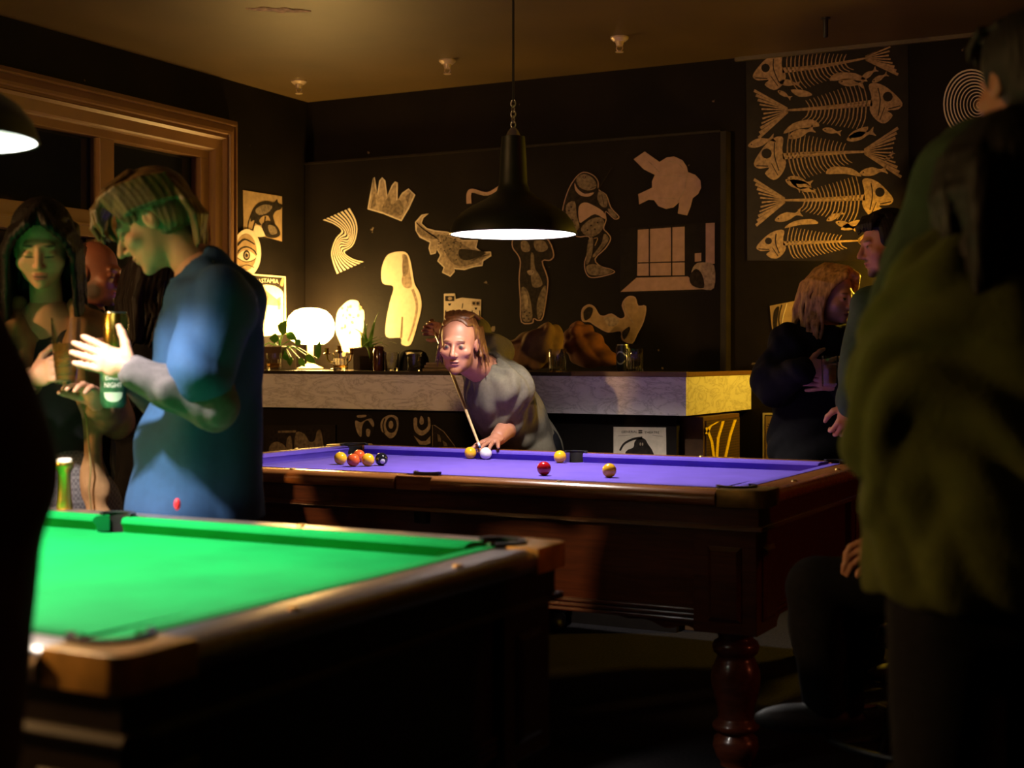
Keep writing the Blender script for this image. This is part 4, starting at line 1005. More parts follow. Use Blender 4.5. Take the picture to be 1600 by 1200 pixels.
# fish skeleton poster
m_fishbg = M('fish_poster_black', (0.010, 0.0065, 0.004), 0.38, var=0.4, scale=14, spec=0.15)
m_bone = M('fish_bone_print', (0.36, 0.22, 0.10), 0.36, var=0.4, scale=60, spec=0.4)
light, dark, half = [], [], []
def fish(nx, ny, tx, ty, hh, sag=0.0, tail=34):
    """skeleton from nose to tail root in photograph units"""
    dx, dy = tx-nx, ty-ny; Ln = math.hypot(dx, dy); ex_, ey_ = dx/Ln, dy/Ln
    nxn, nyn = (-ey_, ex_); 
    if nyn > 0: nxn, nyn = -nxn, -nyn                  # d>0 points up
    def q_(s, d): return (nx + ex_*s*Ln + nxn*(d - sag*math.sin(math.pi*s)), ny + ey_*s*Ln + nyn*(d - sag*math.sin(math.pi*s)))
    light.append(cat_rom([q_(0, -0.06*hh), q_(0.06, 0.22*hh), q_(0.14, 0.46*hh), q_(0.22, 0.56*hh), q_(0.265, 0.50*hh), q_(0.25, 0.2*hh), q_(0.275, -0.12*hh), q_(0.23, -0.40*hh), q_(0.16, -0.52*hh), q_(0.09, -0.34*hh), q_(0.13, -0.2*hh), q_(0.04, -0.2*hh)], 3))
    ec = q_(0.115, 0.16*hh); dark.append(ell(ec[0], ec[1], 0.13*hh, 0.13*hh, 12))
    dark.append(stroke([q_(0.02, -0.12*hh), q_(0.12, -0.16*hh)], 1.6)); dark.append(stroke(cat_rom([q_(0.19, 0.42*hh), q_(0.18, 0.1*hh), q_(0.21, -0.3*hh)], 3, False), 1.6)); dark.append(stroke([q_(0.15, -0.1*hh), q_(0.2, -0.42*hh)], 1.2))
    light.append(stroke([q_(0.25+0.7*i/14, 0.05*hh) for i in range(15)], 0.16*hh, 0.05*hh))
    for i in range(15):
        s = 0.29 + 0.034*i; ln = hh*(0.62-0.028*i)
        light.append(stroke(cat_rom([q_(s, 0.06*hh), q_(s+0.008, 0.06*hh+ln*0.45), q_(s+0.03, 0.06*hh+ln*0.95)], 2, False), 2.2, 0.9))
        light.append(stroke(cat_rom([q_(s+0.01, 0.02*hh), q_(s+0.03, -ln*0.55), q_(s+0.075, -ln*0.98)], 2, False), 2.4, 0.9))
    light.append(cat_rom([q_(0.27, 0.62*hh), q_(0.36, 0.86*hh), q_(0.52, 0.92*hh), q_(0.58, 0.74*hh), q_(0.42, 0.72*hh)], 3))
    light.append(cat_rom([q_(0.30, -0.55*hh), q_(0.42, -0.62*hh), q_(0.47, -0.78*hh), q_(0.36, -0.78*hh)], 3))
    tl = tail/Ln
    for k in range(11):
        a = -1 + k/5.0
        light.append(stroke([q_(0.95, 0.05*hh+a*0.06*hh), q_(1.0+tl*(0.72+0.28*abs(a)), a*0.62*hh)], 1.2, 4.4 if abs(a) > 0.5 else 2.6))
fish(1176, 116, 1362, 92, 52, 4, 38); fish(1410, 158, 1222, 176, 60, 2, 40); fish(1178, 252, 1360, 240, 62, -2, 46); fish(1396, 308, 1218, 316, 58, 2, 38); fish(1182, 384, 1350, 378, 42, 0, 22)
def small(x, y, ln, rot):
    c, s = math.cos(rot), math.sin(rot); T_ = lambda u, v: (x + (u*c - v*s)*ln, y + (u*s + v*c)*ln)
    light.append(cat_rom([T_(-0.5, 0), T_(-0.3, -0.13), T_(0, -0.15), T_(0.28, -0.04), T_(0.5, -0.16), T_(0.44, 0), T_(0.5, 0.16), T_(0.28, 0.05), T_(0, 0.13), T_(-0.3, 0.12)], 3))
    ec = T_(-0.36, -0.02); dark.append(ell(ec[0], ec[1], 1.2, 1.2, 8))
for a in ((1252,208,44,-0.35),(1345,212,46,-0.3),(1190,222,44,-0.3),(1358,116,30,-0.6),(1375,122,28,-0.5),(1234,130,34,0.1),(1226,148,24,0.5),(1330,130,40,0.12),(1250,283,40,0.25),(1240,289,30,0.6),(1365,268,44,-0.15),(1232,338,44,-0.3),(1322,352,34,0.3),(1305,338,30,-0.5),(1300,205,30,0.2),(1262,297,26,0.2),(1390,245,20,-0.8)): small(*a)
fo_ = [(1166,92),(1419,62),(1421,408),(1168,407)]
# keep print inside the sheet
def inside(pl_): return [(min(max(x, 1169), 1417), min(max(y, 92-(x-1166)*0.118+3), 404)) for x, y in pl_]
poster('fish_poster', 'tall black poster of golden fish skeletons reaching up to the ceiling', W_B, fo_, m_fishbg, [(m_bone, [inside(p) for p in light]), (m_fishbg, [inside(p) for p in dark])], cat='poster')
# concentric rings poster
rp = ell(1518, 163, 45, 56, 40)
lays = []
for k in range(11, 0, -1):
    r_ = k/11.0; cx_ = 1518+(1-r_)*14; cy_ = 163+(1-r_)*2
    lays.append((m_cream if k % 1 == 0 else m_ink, [ell(cx_, cy_, 45*r_*0.98, 56*r_*0.98, 36)])); lays.append((m_blackp, [ell(cx_, cy_, 45*r_*0.98-2.2*(0.45+0.55*r_), 56*r_*0.98-2.6*(0.45+0.55*r_), 36)]))
poster('ring_poster', 'round poster of thin concentric black and cream rings', W_B, rp, m_blackp, lays, cat='poster')

# ================================================================== PEOPLE: distance-field modelling
def A(v): return np.array((v[0], v[1], v[2]), dtype=np.float32)
def axes(side, fwd, up): return np.stack([A(side), A(fwd), A(up)], axis=1)      # columns
class Cone:
    def __init__(s, a, b, ra, rb=None):
        s.a, s.b, s.ra, s.rb = A(a), A(b), ra, ra if rb is None else rb
        r = max(s.ra, s.rb); s.lo = np.minimum(s.a, s.b)-r; s.hi = np.maximum(s.a, s.b)+r
    def __call__(s, X, Y, Z):
        d = s.b-s.a; L2 = float(d@d)+1e-12
        px, py, pz = X-s.a[0], Y-s.a[1], Z-s.a[2]
        t = np.clip((px*d[0]+py*d[1]+pz*d[2])/L2, 0, 1)
        return np.sqrt((px-t*d[0])**2+(py-t*d[1])**2+(pz-t*d[2])**2) - (s.ra+(s.rb-s.ra)*t)
class Ell:
    def __init__(s, c, r, R=None):
        s.c, s.r, s.R = A(c), np.array(r, dtype=np.float32), R
        e = s.r if R is None else np.sqrt(((R*s.r[None, :])**2).sum(1))
        s.lo, s.hi = s.c-e, s.c+e
    def loc(s, X, Y, Z):
        p = (X-s.c[0], Y-s.c[1], Z-s.c[2])
        if s.R is not None: p = tuple(s.R[0, i]*p[0]+s.R[1, i]*p[1]+s.R[2, i]*p[2] for i in range(3))
        return p
    def __call__(s, X, Y, Z):
        p = s.loc(X, Y, Z)
        k0 = np.sqrt(sum((p[i]/s.r[i])**2 for i in range(3)))+1e-9
        k1 = np.sqrt(sum((p[i]/s.r[i]**2)**2 for i in range(3)))+1e-9
        return k0*(k0-1)/k1
class Box(Ell):
    def __call__(s, X, Y, Z):
        p = s.loc(X, Y, Z); q = [np.abs(p[i])-s.r[i] for i in range(3)]
        out = np.sqrt(sum(np.maximum(x, 0)**2 for x in q))
        return out + np.minimum(np.maximum(q[0], np.maximum(q[1], q[2])), 0)
def field_mesh(items, vox):
    """items: (shape, blend, 'u' add | 's' cut) -> vertices, quads"""
    us = [p for p, k, op in items if op == 'u']
    pad = 0.03+2*vox
    lo = np.min([p.lo for p in us], axis=0)-pad; hi = np.max([p.hi for p in us], axis=0)+pad
    n = np.ceil((hi-lo)/vox).astype(int)+1
    D = np.full(n, 1.0, dtype=np.float32)
    gx, gy, gz = [(lo[i]+vox*np.arange(n[i])).astype(np.float32) for i in range(3)]
    for p, k, op in items:
        m = k+3*vox
        i0 = np.maximum(np.floor((p.lo-m-lo)/vox).astype(int), 0); i1 = np.minimum(np.ceil((p.hi+m-lo)/vox).astype(int)+1, n)
        if (i1 <= i0).any(): continue
        sl = tuple(slice(a, b) for a, b in zip(i0, i1))
        d2 = p(gx[sl[0]][:, None, None], gy[sl[1]][None, :, None], gz[sl[2]][None, None, :])
        d1 = D[sl]
        if op == 'u':
            h = np.clip(0.5+0.5*(d1-d2)/k, 0, 1); D[sl] = d1*(1-h)+d2*h - k*h*(1-h)
        else:
            d2 = -d2; h = np.clip(0.5-0.5*(d1-d2)/k, 0, 1); D[sl] = d1*(1-h)+d2*h + k*h*(1-h)
    S = D < 0
    c = np.zeros(np.array(n)-1, dtype=np.int8)
    offs = [(i, j, k) for i in (0, 1) for j in (0, 1) for k in (0, 1)]
    for o in offs: c += S[o[0]:n[0]-1+o[0], o[1]:n[1]-1+o[1], o[2]:n[2]-1+o[2]]
    act = (c > 0) & (c < 8)
    ijk = np.argwhere(act); idx = np.full(act.shape, -1, dtype=np.int64); idx[act] = np.arange(len(ijk))
    acc = np.zeros((len(ijk), 3), dtype=np.float32); cnt = np.zeros(len(ijk), dtype=np.float32)
    for a in offs:
        for ax in range(3):
            if a[ax]: continue
            b = list(a); b[ax] = 1
            v0 = D[ijk[:, 0]+a[0], ijk[:, 1]+a[1], ijk[:, 2]+a[2]]; v1 = D[ijk[:, 0]+b[0], ijk[:, 1]+b[1], ijk[:, 2]+b[2]]
            m = (v0 < 0) != (v1 < 0); t = np.where(m, v0/np.where(m, v0-v1, 1), 0)
            e = np.array(a, dtype=np.float32)[None, :].repeat(len(ijk), 0); e[:, ax] += t
            acc[m] += e[m]; cnt[m] += 1
    vs = lo + vox*(ijk + acc/np.maximum(cnt, 1)[:, None])
    quads = []
    for ax in range(3):
        u, w = (ax+1) % 3, (ax+2) % 3
        s0 = [slice(None)]*3; s1 = [slice(None)]*3; s0[ax] = slice(0, -1); s1[ax] = slice(1, None)
        ch = S[tuple(s0)] != S[tuple(s1)]
        e = np.argwhere(ch); e = e[(e[:, u] > 0) & (e[:, w] > 0) & (e[:, u] < n[u]-1) & (e[:, w] < n[w]-1)]
        def cell(du, dw):
            q = e.copy(); q[:, u] -= du; q[:, w] -= dw; return idx[q[:, 0], q[:, 1], q[:, 2]]
        f = np.stack([cell(1, 1), cell(0, 1), cell(0, 0), cell(1, 0)], axis=1)
        flip = ~S[e[:, 0], e[:, 1], e[:, 2]]
        f[flip] = f[flip][:, ::-1]; quads.append(f)
    f = np.concatenate(quads); f = f[(f >= 0).all(1)]
    return vs.astype(np.float64), f
def vnormals(vs, f):
    a = vs[f[:, 2]]-vs[f[:, 0]]; b = vs[f[:, 3]]-vs[f[:, 1]]; fn = np.cross(a, b)
    N = np.zeros_like(vs)
    for i in range(4): np.add.at(N, f[:, i], fn)
    return N/(np.linalg.norm(N, axis=1)[:, None]+1e-12)
def folds(vs, f, amp, freq, seed, stretch=(1, 1, 0.6)):
    """soft creases: warped ridges running in a few random directions, stronger in patches"""
    rng = np.random.default_rng(seed); N = vnormals(vs, f); d = np.zeros(len(vs)); p = (vs-vs.mean(0))*np.array(stretch)
    wv = sum(0.045*np.sin(p@(rng.normal(size=3)*7)+rng.uniform(0, 6))[:, None]*rng.normal(size=3)[None, :] for _ in range(3))
    for i in range(7):
        k = rng.normal(size=3); k = k/np.linalg.norm(k)*freq*rng.uniform(0.7, 1.9)
        m = np.clip(0.5+0.9*np.sin(p@(rng.normal(size=3)*6)+rng.uniform(0, 6)), 0, 1)
        ph = (p+wv)@k*np.pi + rng.uniform(0, 6)
        d += m*(np.abs(np.sin(ph))**1.4*2-1.1)/3.0
    return vs + N*(amp*d)[:, None]
def to_obj(name, parts, base, mat, parent=None, col=None, cols=None):
    """join vertex/quad sets into one mesh object whose origin is base"""
    V_, F_, o = [], [], 0
    for vs, f in parts: V_.append(vs); F_.append(f+o); o += len(vs)
    vs = np.concatenate(V_)-A(base)[None, :].astype(np.float64); f = np.concatenate(F_)
    me = bpy.data.meshes.new(name)
    me.vertices.add(len(vs)); me.vertices.foreach_set('co', vs.astype(np.float32).ravel())
    me.loops.add(len(f)*4); me.loops.foreach_set('vertex_index', f.astype(np.int32).ravel())
    me.polygons.add(len(f)); me.polygons.foreach_set('loop_start', np.arange(0, len(f)*4, 4, dtype=np.int32))
    me.update(calc_edges=True); me.validate()
    me.shade_smooth(); me.materials.append(mat)
    if cols is not None:
        at = me.color_attributes.new('skin', 'FLOAT_COLOR', 'POINT')
        at.data.foreach_set('color', np.concatenate([cols, np.ones((len(cols), 1))], 1).astype(np.float32).ravel())
    o = bpy.data.objects.new(name, me); COL.objects.link(o)
    if parent: o.parent = parent
    else: o.location = base
    return o
def paint(vs, base_col, marks):
    c = np.tile(np.array(base_col), (len(vs), 1))
    for ctr, r, R, colr, k in marks:
        p = (vs-A(ctr))@(R if R is not None else np.eye(3)); q = np.sqrt(((p/np.array(r))**2).sum(1))
        w_ = np.clip((1-q)*k, 0, 1)[:, None]; c = c*(1-w_)+np.array(colr)*w_
    return c
class Head:
    """fwd = where the face points; local x right of the person, y forward, z up"""
    def __init__(s, c, fwd, up=V((0, 0, 1)), k=1.0):
        f = fwd.normalized(); u = (up - f*up.dot(f)).normalized(); r = f.cross(u)
        s.c, s.f, s.u, s.r, s.k = V(c), f, u, r, k
        s.R = axes(r, f, u)
    def __call__(s, x, y, z): return s.c + (s.r*x + s.f*y + s.u*z)*s.k
    def ell(s, x, y, z, r): return Ell(s(x, y, z), tuple(q*s.k for q in r), s.R)
    def prims(s, nose=1.0, jaw=1.0, neck_to=None, neck_r=0.052, fem=False):
        k = s.k; U = lambda p, b=0.012: (p, b*k, 'u')
        c_ = 0.010 if fem else 0.0
        it = [U(s.ell(0, -0.018, 0.035, (0.074, 0.096, 0.086))), U(s.ell(0, 0.022, -0.03+c_*0.4, (0.060+c_*0.35, 0.070, 0.085-c_*0.4)), 0.025),
              U(s.ell(0, 0.034, -0.075+c_, (0.046*jaw, 0.046, 0.036)), 0.02), U(s.ell(0, 0.072, -0.102+c_, (0.019*jaw, 0.017, 0.015)), 0.018),
              U(s.ell(0, 0.079, 0.022, (0.046, 0.014 if not fem else 0.010, 0.012)), 0.014)]
        for m in (-1, 1):
            it += [U(s.ell(m*0.042, 0.062, -0.024-c_*0.6, (0.021+c_*0.3, 0.02, 0.017+c_*0.5)), 0.022), (s.ell(m*0.031, 0.104, 0.0, (0.017, 0.020, 0.010)), 0.008*k, 's'),
                   U(s.ell(m*0.030, 0.076, -0.001, (0.0150, 0.0145, 0.0115)), 0.003)]
        it += [U(Cone(s(0, 0.088, 0.014), s(0, 0.112*nose, -0.030), 0.0065*k, 0.0105*k), 0.010), U(s.ell(0, 0.094, -0.036, (0.017, 0.012, 0.0085)), 0.007),
               U(s.ell(0, 0.088, -0.060, (0.021, 0.0085, 0.0055)), 0.005), U(s.ell(0, 0.086, -0.0715, (0.018, 0.0070, 0.0055)), 0.007),
               (s.ell(0, 0.1, -0.0655, (0.020, 0.006, 0.0010)), 0.003*k, 's')]
        for m in (-1, 1):
            it += [U(s.ell(m*0.073, -0.008, -0.004, (0.009, 0.019, 0.031)), 0.006), (s.ell(m*0.084, -0.002, 0.002, (0.006, 0.009, 0.016)), 0.004*k, 's')]
        if neck_to is not None: it += [U(Cone(s(0, -0.028, -0.06), neck_to, neck_r*k, neck_r*1.12*k), 0.02)]
        return it
    def marks(s, lip=(0.35, 0.09, 0.07), brow=(0.10, 0.05, 0.02), closed=False, iris=(0.03, 0.02, 0.015), lipk=2.0, white=(0.26, 0.21, 0.18)):
        k = s.k; m_ = []
        e = lambda x, y, z, r, c, p: m_.append((A(s(x, y, z)), tuple(q*k for q in r), s.R, c, p))
        for m in (-1, 1):
            if closed: e(m*0.030, 0.09, -0.0085, (0.019, 0.014, 0.0034), (0.02, 0.012, 0.01), 3.0)
            else:
                e(m*0.030, 0.092, -0.0015, (0.0145, 0.010, 0.0046), white, 3.0); e(m*0.030, 0.094, -0.001, (0.0070, 0.010, 0.0066), iris, 3.5)
                e(m*0.030, 0.092, 0.0045, (0.019, 0.012, 0.0036), (0.03, 0.018, 0.012), 2.5)
            e(m*0.032, 0.088, 0.0235, (0.024, 0.018, 0.0052), brow, 2.2)
        e(0, 0.09, -0.0655, (0.026, 0.018, 0.0135), lip, lipk); e(0, 0.092, -0.0655, (0.023, 0.018, 0.0022), (0.06, 0.015, 0.012), 3.0)
        for m in (-1, 1): e(m*0.045, 0.065, -0.03, (0.026, 0.026, 0.022), (0.55, 0.20, 0.13), 0.35)
        return m_
def hand(W, d, thumb, palm, curl=(0.3, 0.3, 0.3, 0.3), thumb_curl=0.3, size=1.0, spread=0.12, thumb_out=0.75):
    d = d.normalized(); n = (palm - d*palm.dot(d)).normalized(); t = (thumb - d*thumb.dot(d)); t = (t - n*t.dot(n)).normalized()
    z = size; it = []; R = axes(t, d, n)
    it.append((Ell(W+d*0.048*z, (0.040*z, 0.052*z, 0.0165*z), R), 0.01*z, 'u'))
    it.append((Cone(W-d*0.02*z, W+d*0.035*z, 0.025*z, 0.027*z), 0.012*z, 'u'))
    it.append((Cone(W+d*0.082*z+t*0.026*z, W+d*0.076*z-t*0.027*z, 0.0125*z, 0.011*z), 0.008*z, 'u'))
    for i in range(4):
        b = W + d*(0.086, 0.090, 0.086, 0.078)[i]*z + t*(0.0285-0.0195*i)*z
        ln = (0.95, 1.06, 1.0, 0.8)[i]*z; th = 0.0
        for j, (l_, r0, r1) in enumerate(((0.042, 0.0098, 0.0090), (0.027, 0.0090, 0.0083), (0.021, 0.0083, 0.0068))):
            th += curl[i]*(0.9, 1.15, 0.75)[j]
            dr = (d*math.cos(th) + n*math.sin(th) + t*spread*(1.5-i)*math.cos(th)).normalized()
            e = b + dr*l_*ln; it.append((Cone(b, e, r0*z, r1*z), 0.0035*z, 'u')); b = e
    b = W + d*0.022*z + t*0.026*z + n*0.004*z
    dr = (d*0.65 + t*thumb_out + n*0.25).normalized()
    for j, (l_, r0, r1) in enumerate(((0.040, 0.0155, 0.0118), (0.032, 0.0115, 0.0100), (0.025, 0.0100, 0.0078))):
        e = b + dr*l_*z; it.append((Cone(b, e, r0*z, r1*z), 0.006*z, 'u')); b = e
        dr = (dr + (d*0.35 - t*0.35 + n*0.35)*thumb_curl*1.6).normalized()
    return it
def U(p, k=0.03): return (p, k, 'u')
def X(p, k=0.01): return (p, k, 's')
def torso_items(pel, chest, neck, sL, sR, g=0.0, w=1.0):
    up = (neck-pel).normalized(); sd = (sR-sL); sd = (sd - up*sd.dot(up)).normalized(); fw = up.cross(sd)
    R = axes(sd, fw, up); mid = pel.lerp(chest, 0.5)
    return [U(Ell(pel, (0.160*w+g, 0.115*w+g, 0.13+g), R), 0.05), U(Ell(mid, (0.138*w+g, 0.105*w+g, 0.17+g), R), 0.06), U(Ell(chest, (0.158*w+g, 0.115*w+g, 0.18+g), R), 0.06),
            U(Cone(sL, sR, 0.055+g), 0.05), U(Cone(neck, sL.lerp(neck, 0.15), 0.05+g*0.4, 0.055+g), 0.05), U(Cone(neck, sR.lerp(neck, 0.15), 0.05+g*0.4, 0.055+g), 0.05), U(Cone(chest, neck, 0.10+g*0.6, 0.048+g*0.3), 0.05)]
def arm_items(s, e, w_, g=0.0, r=(0.050, 0.040, 0.026)):
    return [U(Cone(s, e, r[0]+g, r[1]+g), 0.02), U(Cone(e, e.lerp(w_, 0.35), r[1]+g, r[1]*1.02+g), 0.02), U(Cone(e.lerp(w_, 0.3), w_, r[1]+g, r[2]+g), 0.02)]
def leg_items(h, k, a, g=0.0, r=(0.082, 0.055, 0.037)):
    return [U(Cone(h, k, r[0]+g, r[1]+g), 0.03), U(Cone(k, k.lerp(a, 0.35), r[1]+g, r[1]*1.0+g), 0.03), U(Cone(k.lerp(a, 0.3), a, r[1]+g, r[2]+g), 0.03)]
SKINM = {}
def skin_mat(): return M('skin', (1, 1, 1), 0.5, var=0.06, scale=40, attr='skin', sss=0.08)
def person(label, base, body_c, head, head_kw, fine, skin, marks, vox=0.011, hvox=0.0045, group=None):
    """one continuous body: coarse trunk and limbs, fine head and hands, joined into one mesh"""
    nk = head_kw.get('neck_to')
    parts = [field_mesh(body_c, vox)]
    parts.append(field_mesh(head.prims(**head_kw), hvox))
    for it in fine: parts.append(field_mesh(it, 0.004))
    vs = np.concatenate([p[0] for p in parts])
    cols = paint(vs, skin, marks)
    o = to_obj('person', parts, base, skin_mat(), cols=cols)
    return tag(o, label, 'person', group)
def cloth(parent, name, items, mat, base, vox=0.011, amp=0.006, freq=5.0, seed=1, stretch=(1, 1, 0.6), label=None, marks=None, col=None):
    vs, f = field_mesh(items, vox)
    if amp: vs = folds(vs, f, amp, freq, seed, stretch)
    o = to_obj(name, [(vs, f)], base, mat, parent, cols=paint(vs, col, marks) if marks else None)
    if label: o['label'] = label
    return o
def hair_obj(parent, items, mat, base, head, vox=0.005, amp=0.0028, strands=34, seed=3, name='hair'):
    vs, f = field_mesh(items, vox)
    N = vnormals(vs, f); p = (vs-A(head.c))@head.R
    ph = np.arctan2(p[:, 0], p[:, 1]-0.0*p[:, 2]); rr = np.linalg.norm(p, axis=1)
    rng = np.random.default_rng(seed)
    d = np.sin(ph*strands + 3*np.sin(p[:, 2]*25+rng.uniform(0, 6)))*0.6 + np.sin(ph*strands*2.3 + 40*p[:, 2])*0.4
    vs = vs + N*(amp*d)[:, None]
    return to_obj(name, [(vs, f)], base, mat, parent)
def cap_items(h, grow=0.010, line=0.055, back=-0.085, fy=0.085):
    """hair cap over the skull with the face and neck cut free"""
    k = h.k
    return [U(h.ell(0, -0.022, 0.040, (0.074+grow, 0.096+grow, 0.086+grow)), 0.01),
            U(h.ell(0, -0.055, -0.02, (0.066+grow, 0.058+grow, 0.075)), 0.02),
            X(Box(h(0, fy, line-0.2), (0.3*k, 0.085*k, 0.2*k), h.R), 0.012),
            X(Box(h(0, 0.0, back-0.2), (0.3*k, 0.3*k, 0.2*k), h.R), 0.012)]
def lock(pts, r0, r1, k=0.006):
    out = []; n = len(pts)-1
    for i in range(n): out.append((Cone(pts[i], pts[i+1], r0+(r1-r0)*i/n, r0+(r1-r0)*(i+1)/n), k, 'u'))
    return out
def shoe(parent, base, ankle, fwd, mat):
    f = V((fwd.x, fwd.y, 0)).normalized(); s = V((f.y, -f.x, 0)); R = axes(s, f, V((0, 0, 1))); g = V((ankle.x, ankle.y, 0))
    z0 = ankle.z-0.085
    it = [U(Ell(g+f*0.06+V((0, 0, z0+0.042)), (0.045, 0.135, 0.042), R), 0.02), U(Cone(g+V((0, 0, z0+0.05)), g+V((0, 0, z0+0.10)), 0.044, 0.042), 0.02), X(Box(g+V((0, 0, z0-0.1)), (0.3, 0.3, 0.1+0.004), R), 0.004)]
    return cloth(parent, 'shoe', it, mat, base, 0.012, 0)
m_jean = M('dark_trousers', (0.007, 0.007, 0.009), 0.9, var=0.3, scale=60, spec=0.15)
m_shoe = M('dark_shoe', (0.012, 0.010, 0.009), 0.6)

def stance(pel, fwd, spread=0.10, step=0.0, knee=0.02):
    """two standing legs below a pelvis"""
    f = V((fwd.x, fwd.y, 0)).normalized(); s = V((f.y, -f.x, 0)); out = []
    for m in (-1, 1):
        h = pel + s*m*0.085 - V((0, 0, 0.06)); a = V((pel.x, pel.y, 0.085)) + s*m*spread + f*step*m
        k = h.lerp(a, 0.5) + f*knee; out.append((h, k, a))
    return out, f

# ------------------------------------------------------------------ 1 the player leaning over the purple table
def player():
    hd = Head(P(717, 537, 6.28), camdir(-0.20, -0.16, -0.95), camdir(0.02, 1, 0.0), 1.08)
    neck, pel, chest = P(757, 580, 6.50), P(822, 706, 6.80), P(782, 622, 6.60)
    sL, sR = P(803, 606, 6.44), P(741, 548, 6.72)
    eL, wL = P(803, 657, 6.60), P(779, 683, 6.40)
    eR, wR = P(744, 508, 7.02), P(691, 516, 7.20)
    legs, fw = stance(pel, camdir(0, 0, -1), 0.12, 0.05, 0.03)
    legs = [(h, k, a + V((0.02, 0.02, 0))) for h, k, a in legs]
    base = V((pel.x, pel.y, 0))
    body = torso_items(pel, chest, neck, sL, sR) + arm_items(sL, eL, wL, 0.012) + arm_items(sR, eR, wR, 0.004)
    for l in legs: body += leg_items(*l)
    tip, butt = P(750, 699, 6.22), P(675, 502, 7.36)
    cd_ = (butt-tip).normalized()
    hl = hand(wL, P(762, 694, 6.29)-wL, camdir(-0.9, 0.35, 0.2), V((0, 0, -1)), (0.10, 0.12, 0.12, 0.08), 0.1, 1.0, 0.30, 0.9)
    grip = tip.lerp(butt, 0.93)
    hr = hand(wR, grip-wR, cd_*-1 + V((0, 0, 0.3)), V((0, 0, 1)).cross(cd_), (0.85, 0.9, 0.95, 1.0), 0.8, 0.95, 0.02)
    mk = hd.marks(lip=(0.26, 0.085, 0.06), brow=(0.13, 0.05, 0.02), iris=(0.02, 0.02, 0.02), white=(0.09, 0.055, 0.045))
    for x, y, z, r in ((0, 0.06, -0.105, (0.05, 0.05, 0.03)), (-0.05, 0.03, -0.075, (0.03, 0.05, 0.04)), (0.05, 0.03, -0.075, (0.03, 0.05, 0.04)), (0, 0.095, -0.052, (0.026, 0.018, 0.006))):
        mk.append((A(hd(x, y, z)), tuple(q*hd.k for q in r), hd.R, (0.17, 0.058, 0.022), 2.4))
    o = person('red-haired bearded man in olive t-shirt leaning over purple pool table with a cue', base, body, hd, dict(neck_to=neck, jaw=1.12, neck_r=0.058), [hl, hr], (0.37, 0.155, 0.095), mk, 0.010, 0.0034)
    m_tee = M('olive_tee', (0.135, 0.115, 0.082), 0.9, var=0.12, scale=70, bump=0.05, bscale=300, attr='skin')
    random.seed(77); tm_ = []
    for i in range(26):
        f_ = random.random(); tm_.append((A(P(800+f_*30+random.uniform(-7, 7), 572+f_*52+random.uniform(-8, 8), 6.52+random.uniform(-.12, .12))), (random.uniform(.006, .014), random.uniform(.05, .1), random.uniform(.006, .02)), None, random.choice([(0.5, 0.46, 0.38), (0.02, 0.018, 0.015)]), 2.0))
    it = torso_items(pel, chest, neck, sL, sR, 0.022, 1.06)[:6]
    it += [U(Cone(sL, sL.lerp(eL, 0.66), 0.084, 0.084), 0.03), U(Cone(sR, sR.lerp(eR, 0.72), 0.082, 0.070), 0.03), U(Cone(chest, pel, 0.15, 0.165), 0.05), U(Cone(sR, chest, 0.09, 0.12), 0.05), U(Ell(P(776, 548, 6.70), (0.07, 0.09, 0.075)), 0.05)]
    it += [X(Cone(hd(0, -0.0, -0.08), neck+V((0, 0, 0.035)), 0.07, 0.066), 0.012)]
    cloth(o, 't_shirt', it, m_tee, base, 0.007, 0.011, 9, 5, marks=tm_, col=(0.125, 0.105, 0.072))
    # print on the upper back
    pr = []
    m_blob = M('shirt_print', (0.42, 0.38, 0.30), 0.8, var=0.5, scale=60)
    it = [U(Cone(pel, pel-V((0, 0, 0.08)), 0.175, 0.16), 0.05)]
    for l in legs: it += leg_items(*l, 0.02)
    cloth(o, 'trousers', it, m_jean, base, 0.013, 0.005, 4, 2)
    for l in legs: shoe(o, base, l[2], fw, m_shoe)
    m_hair = M('ginger_hair', (0.13, 0.046, 0.014), 0.45, var=0.45, scale=90, stretch=(1, 1, 0.25))
    it = cap_items(hd, 0.006, 0.074, -0.075, 0.10)
    it += [X(hd.ell(0, 0.080, 0.080, (0.050, 0.045, 0.026)), 0.02)]
    random.seed(3)
    for i in range(16):                                             # thin hair combed back over the top
        x0 = -0.060+0.008*i; j = random.uniform(-.006, .006)
        it += lock([hd(x0*0.8, 0.030-3*x0*x0, 0.116-2*x0*x0), hd(x0*0.95+j, -0.02, 0.130-3*x0*x0), hd(x0*1.1, -0.085, 0.095)], 0.006, 0.010, 0.003)
    for m in (-1, 1):
        for i in range(12):
            y0 = -0.092+0.0078*i; j = random.uniform(-.012, .012); k_ = random.uniform(-.008, .014)
            it += lock([hd(m*0.074, y0, 0.055), hd(m*0.083, y0-0.004, 0.0), hd(m*(0.084+k_), y0-0.010+j, -0.05), hd(m*(0.082+k_*1.6), y0-0.018+j, -0.070), hd(m*(0.080+k_*2.2), y0-0.016+j*1.5, -0.078-random.uniform(0, 0.03))], 0.0095, 0.0022, 0.002)
    for i in range(9):
        x0 = -0.06+0.015*i; it += lock([hd(x0, -0.10, 0.02), hd(x0*1.1, -0.112, -0.04), hd(x0*1.15, -0.100, -0.12)], 0.015, 0.005)
    it += [X(hd.ell(m*0.088, 0.006, -0.012, (0.022, 0.018, 0.034)), 0.004) for m in (-1, 1)]
    hair_obj(o, it, m_hair, base, hd, 0.004, 0.0010, 60)
    # cue
    m_maple = M('maple', (0.62, 0.42, 0.22), 0.3, var=0.1, scale=30, coat=0.3); m_butt = wood('cue_butt', (0.10, 0.03, 0.012), (0.18, 0.06, 0.02), 0.25, 0.5)
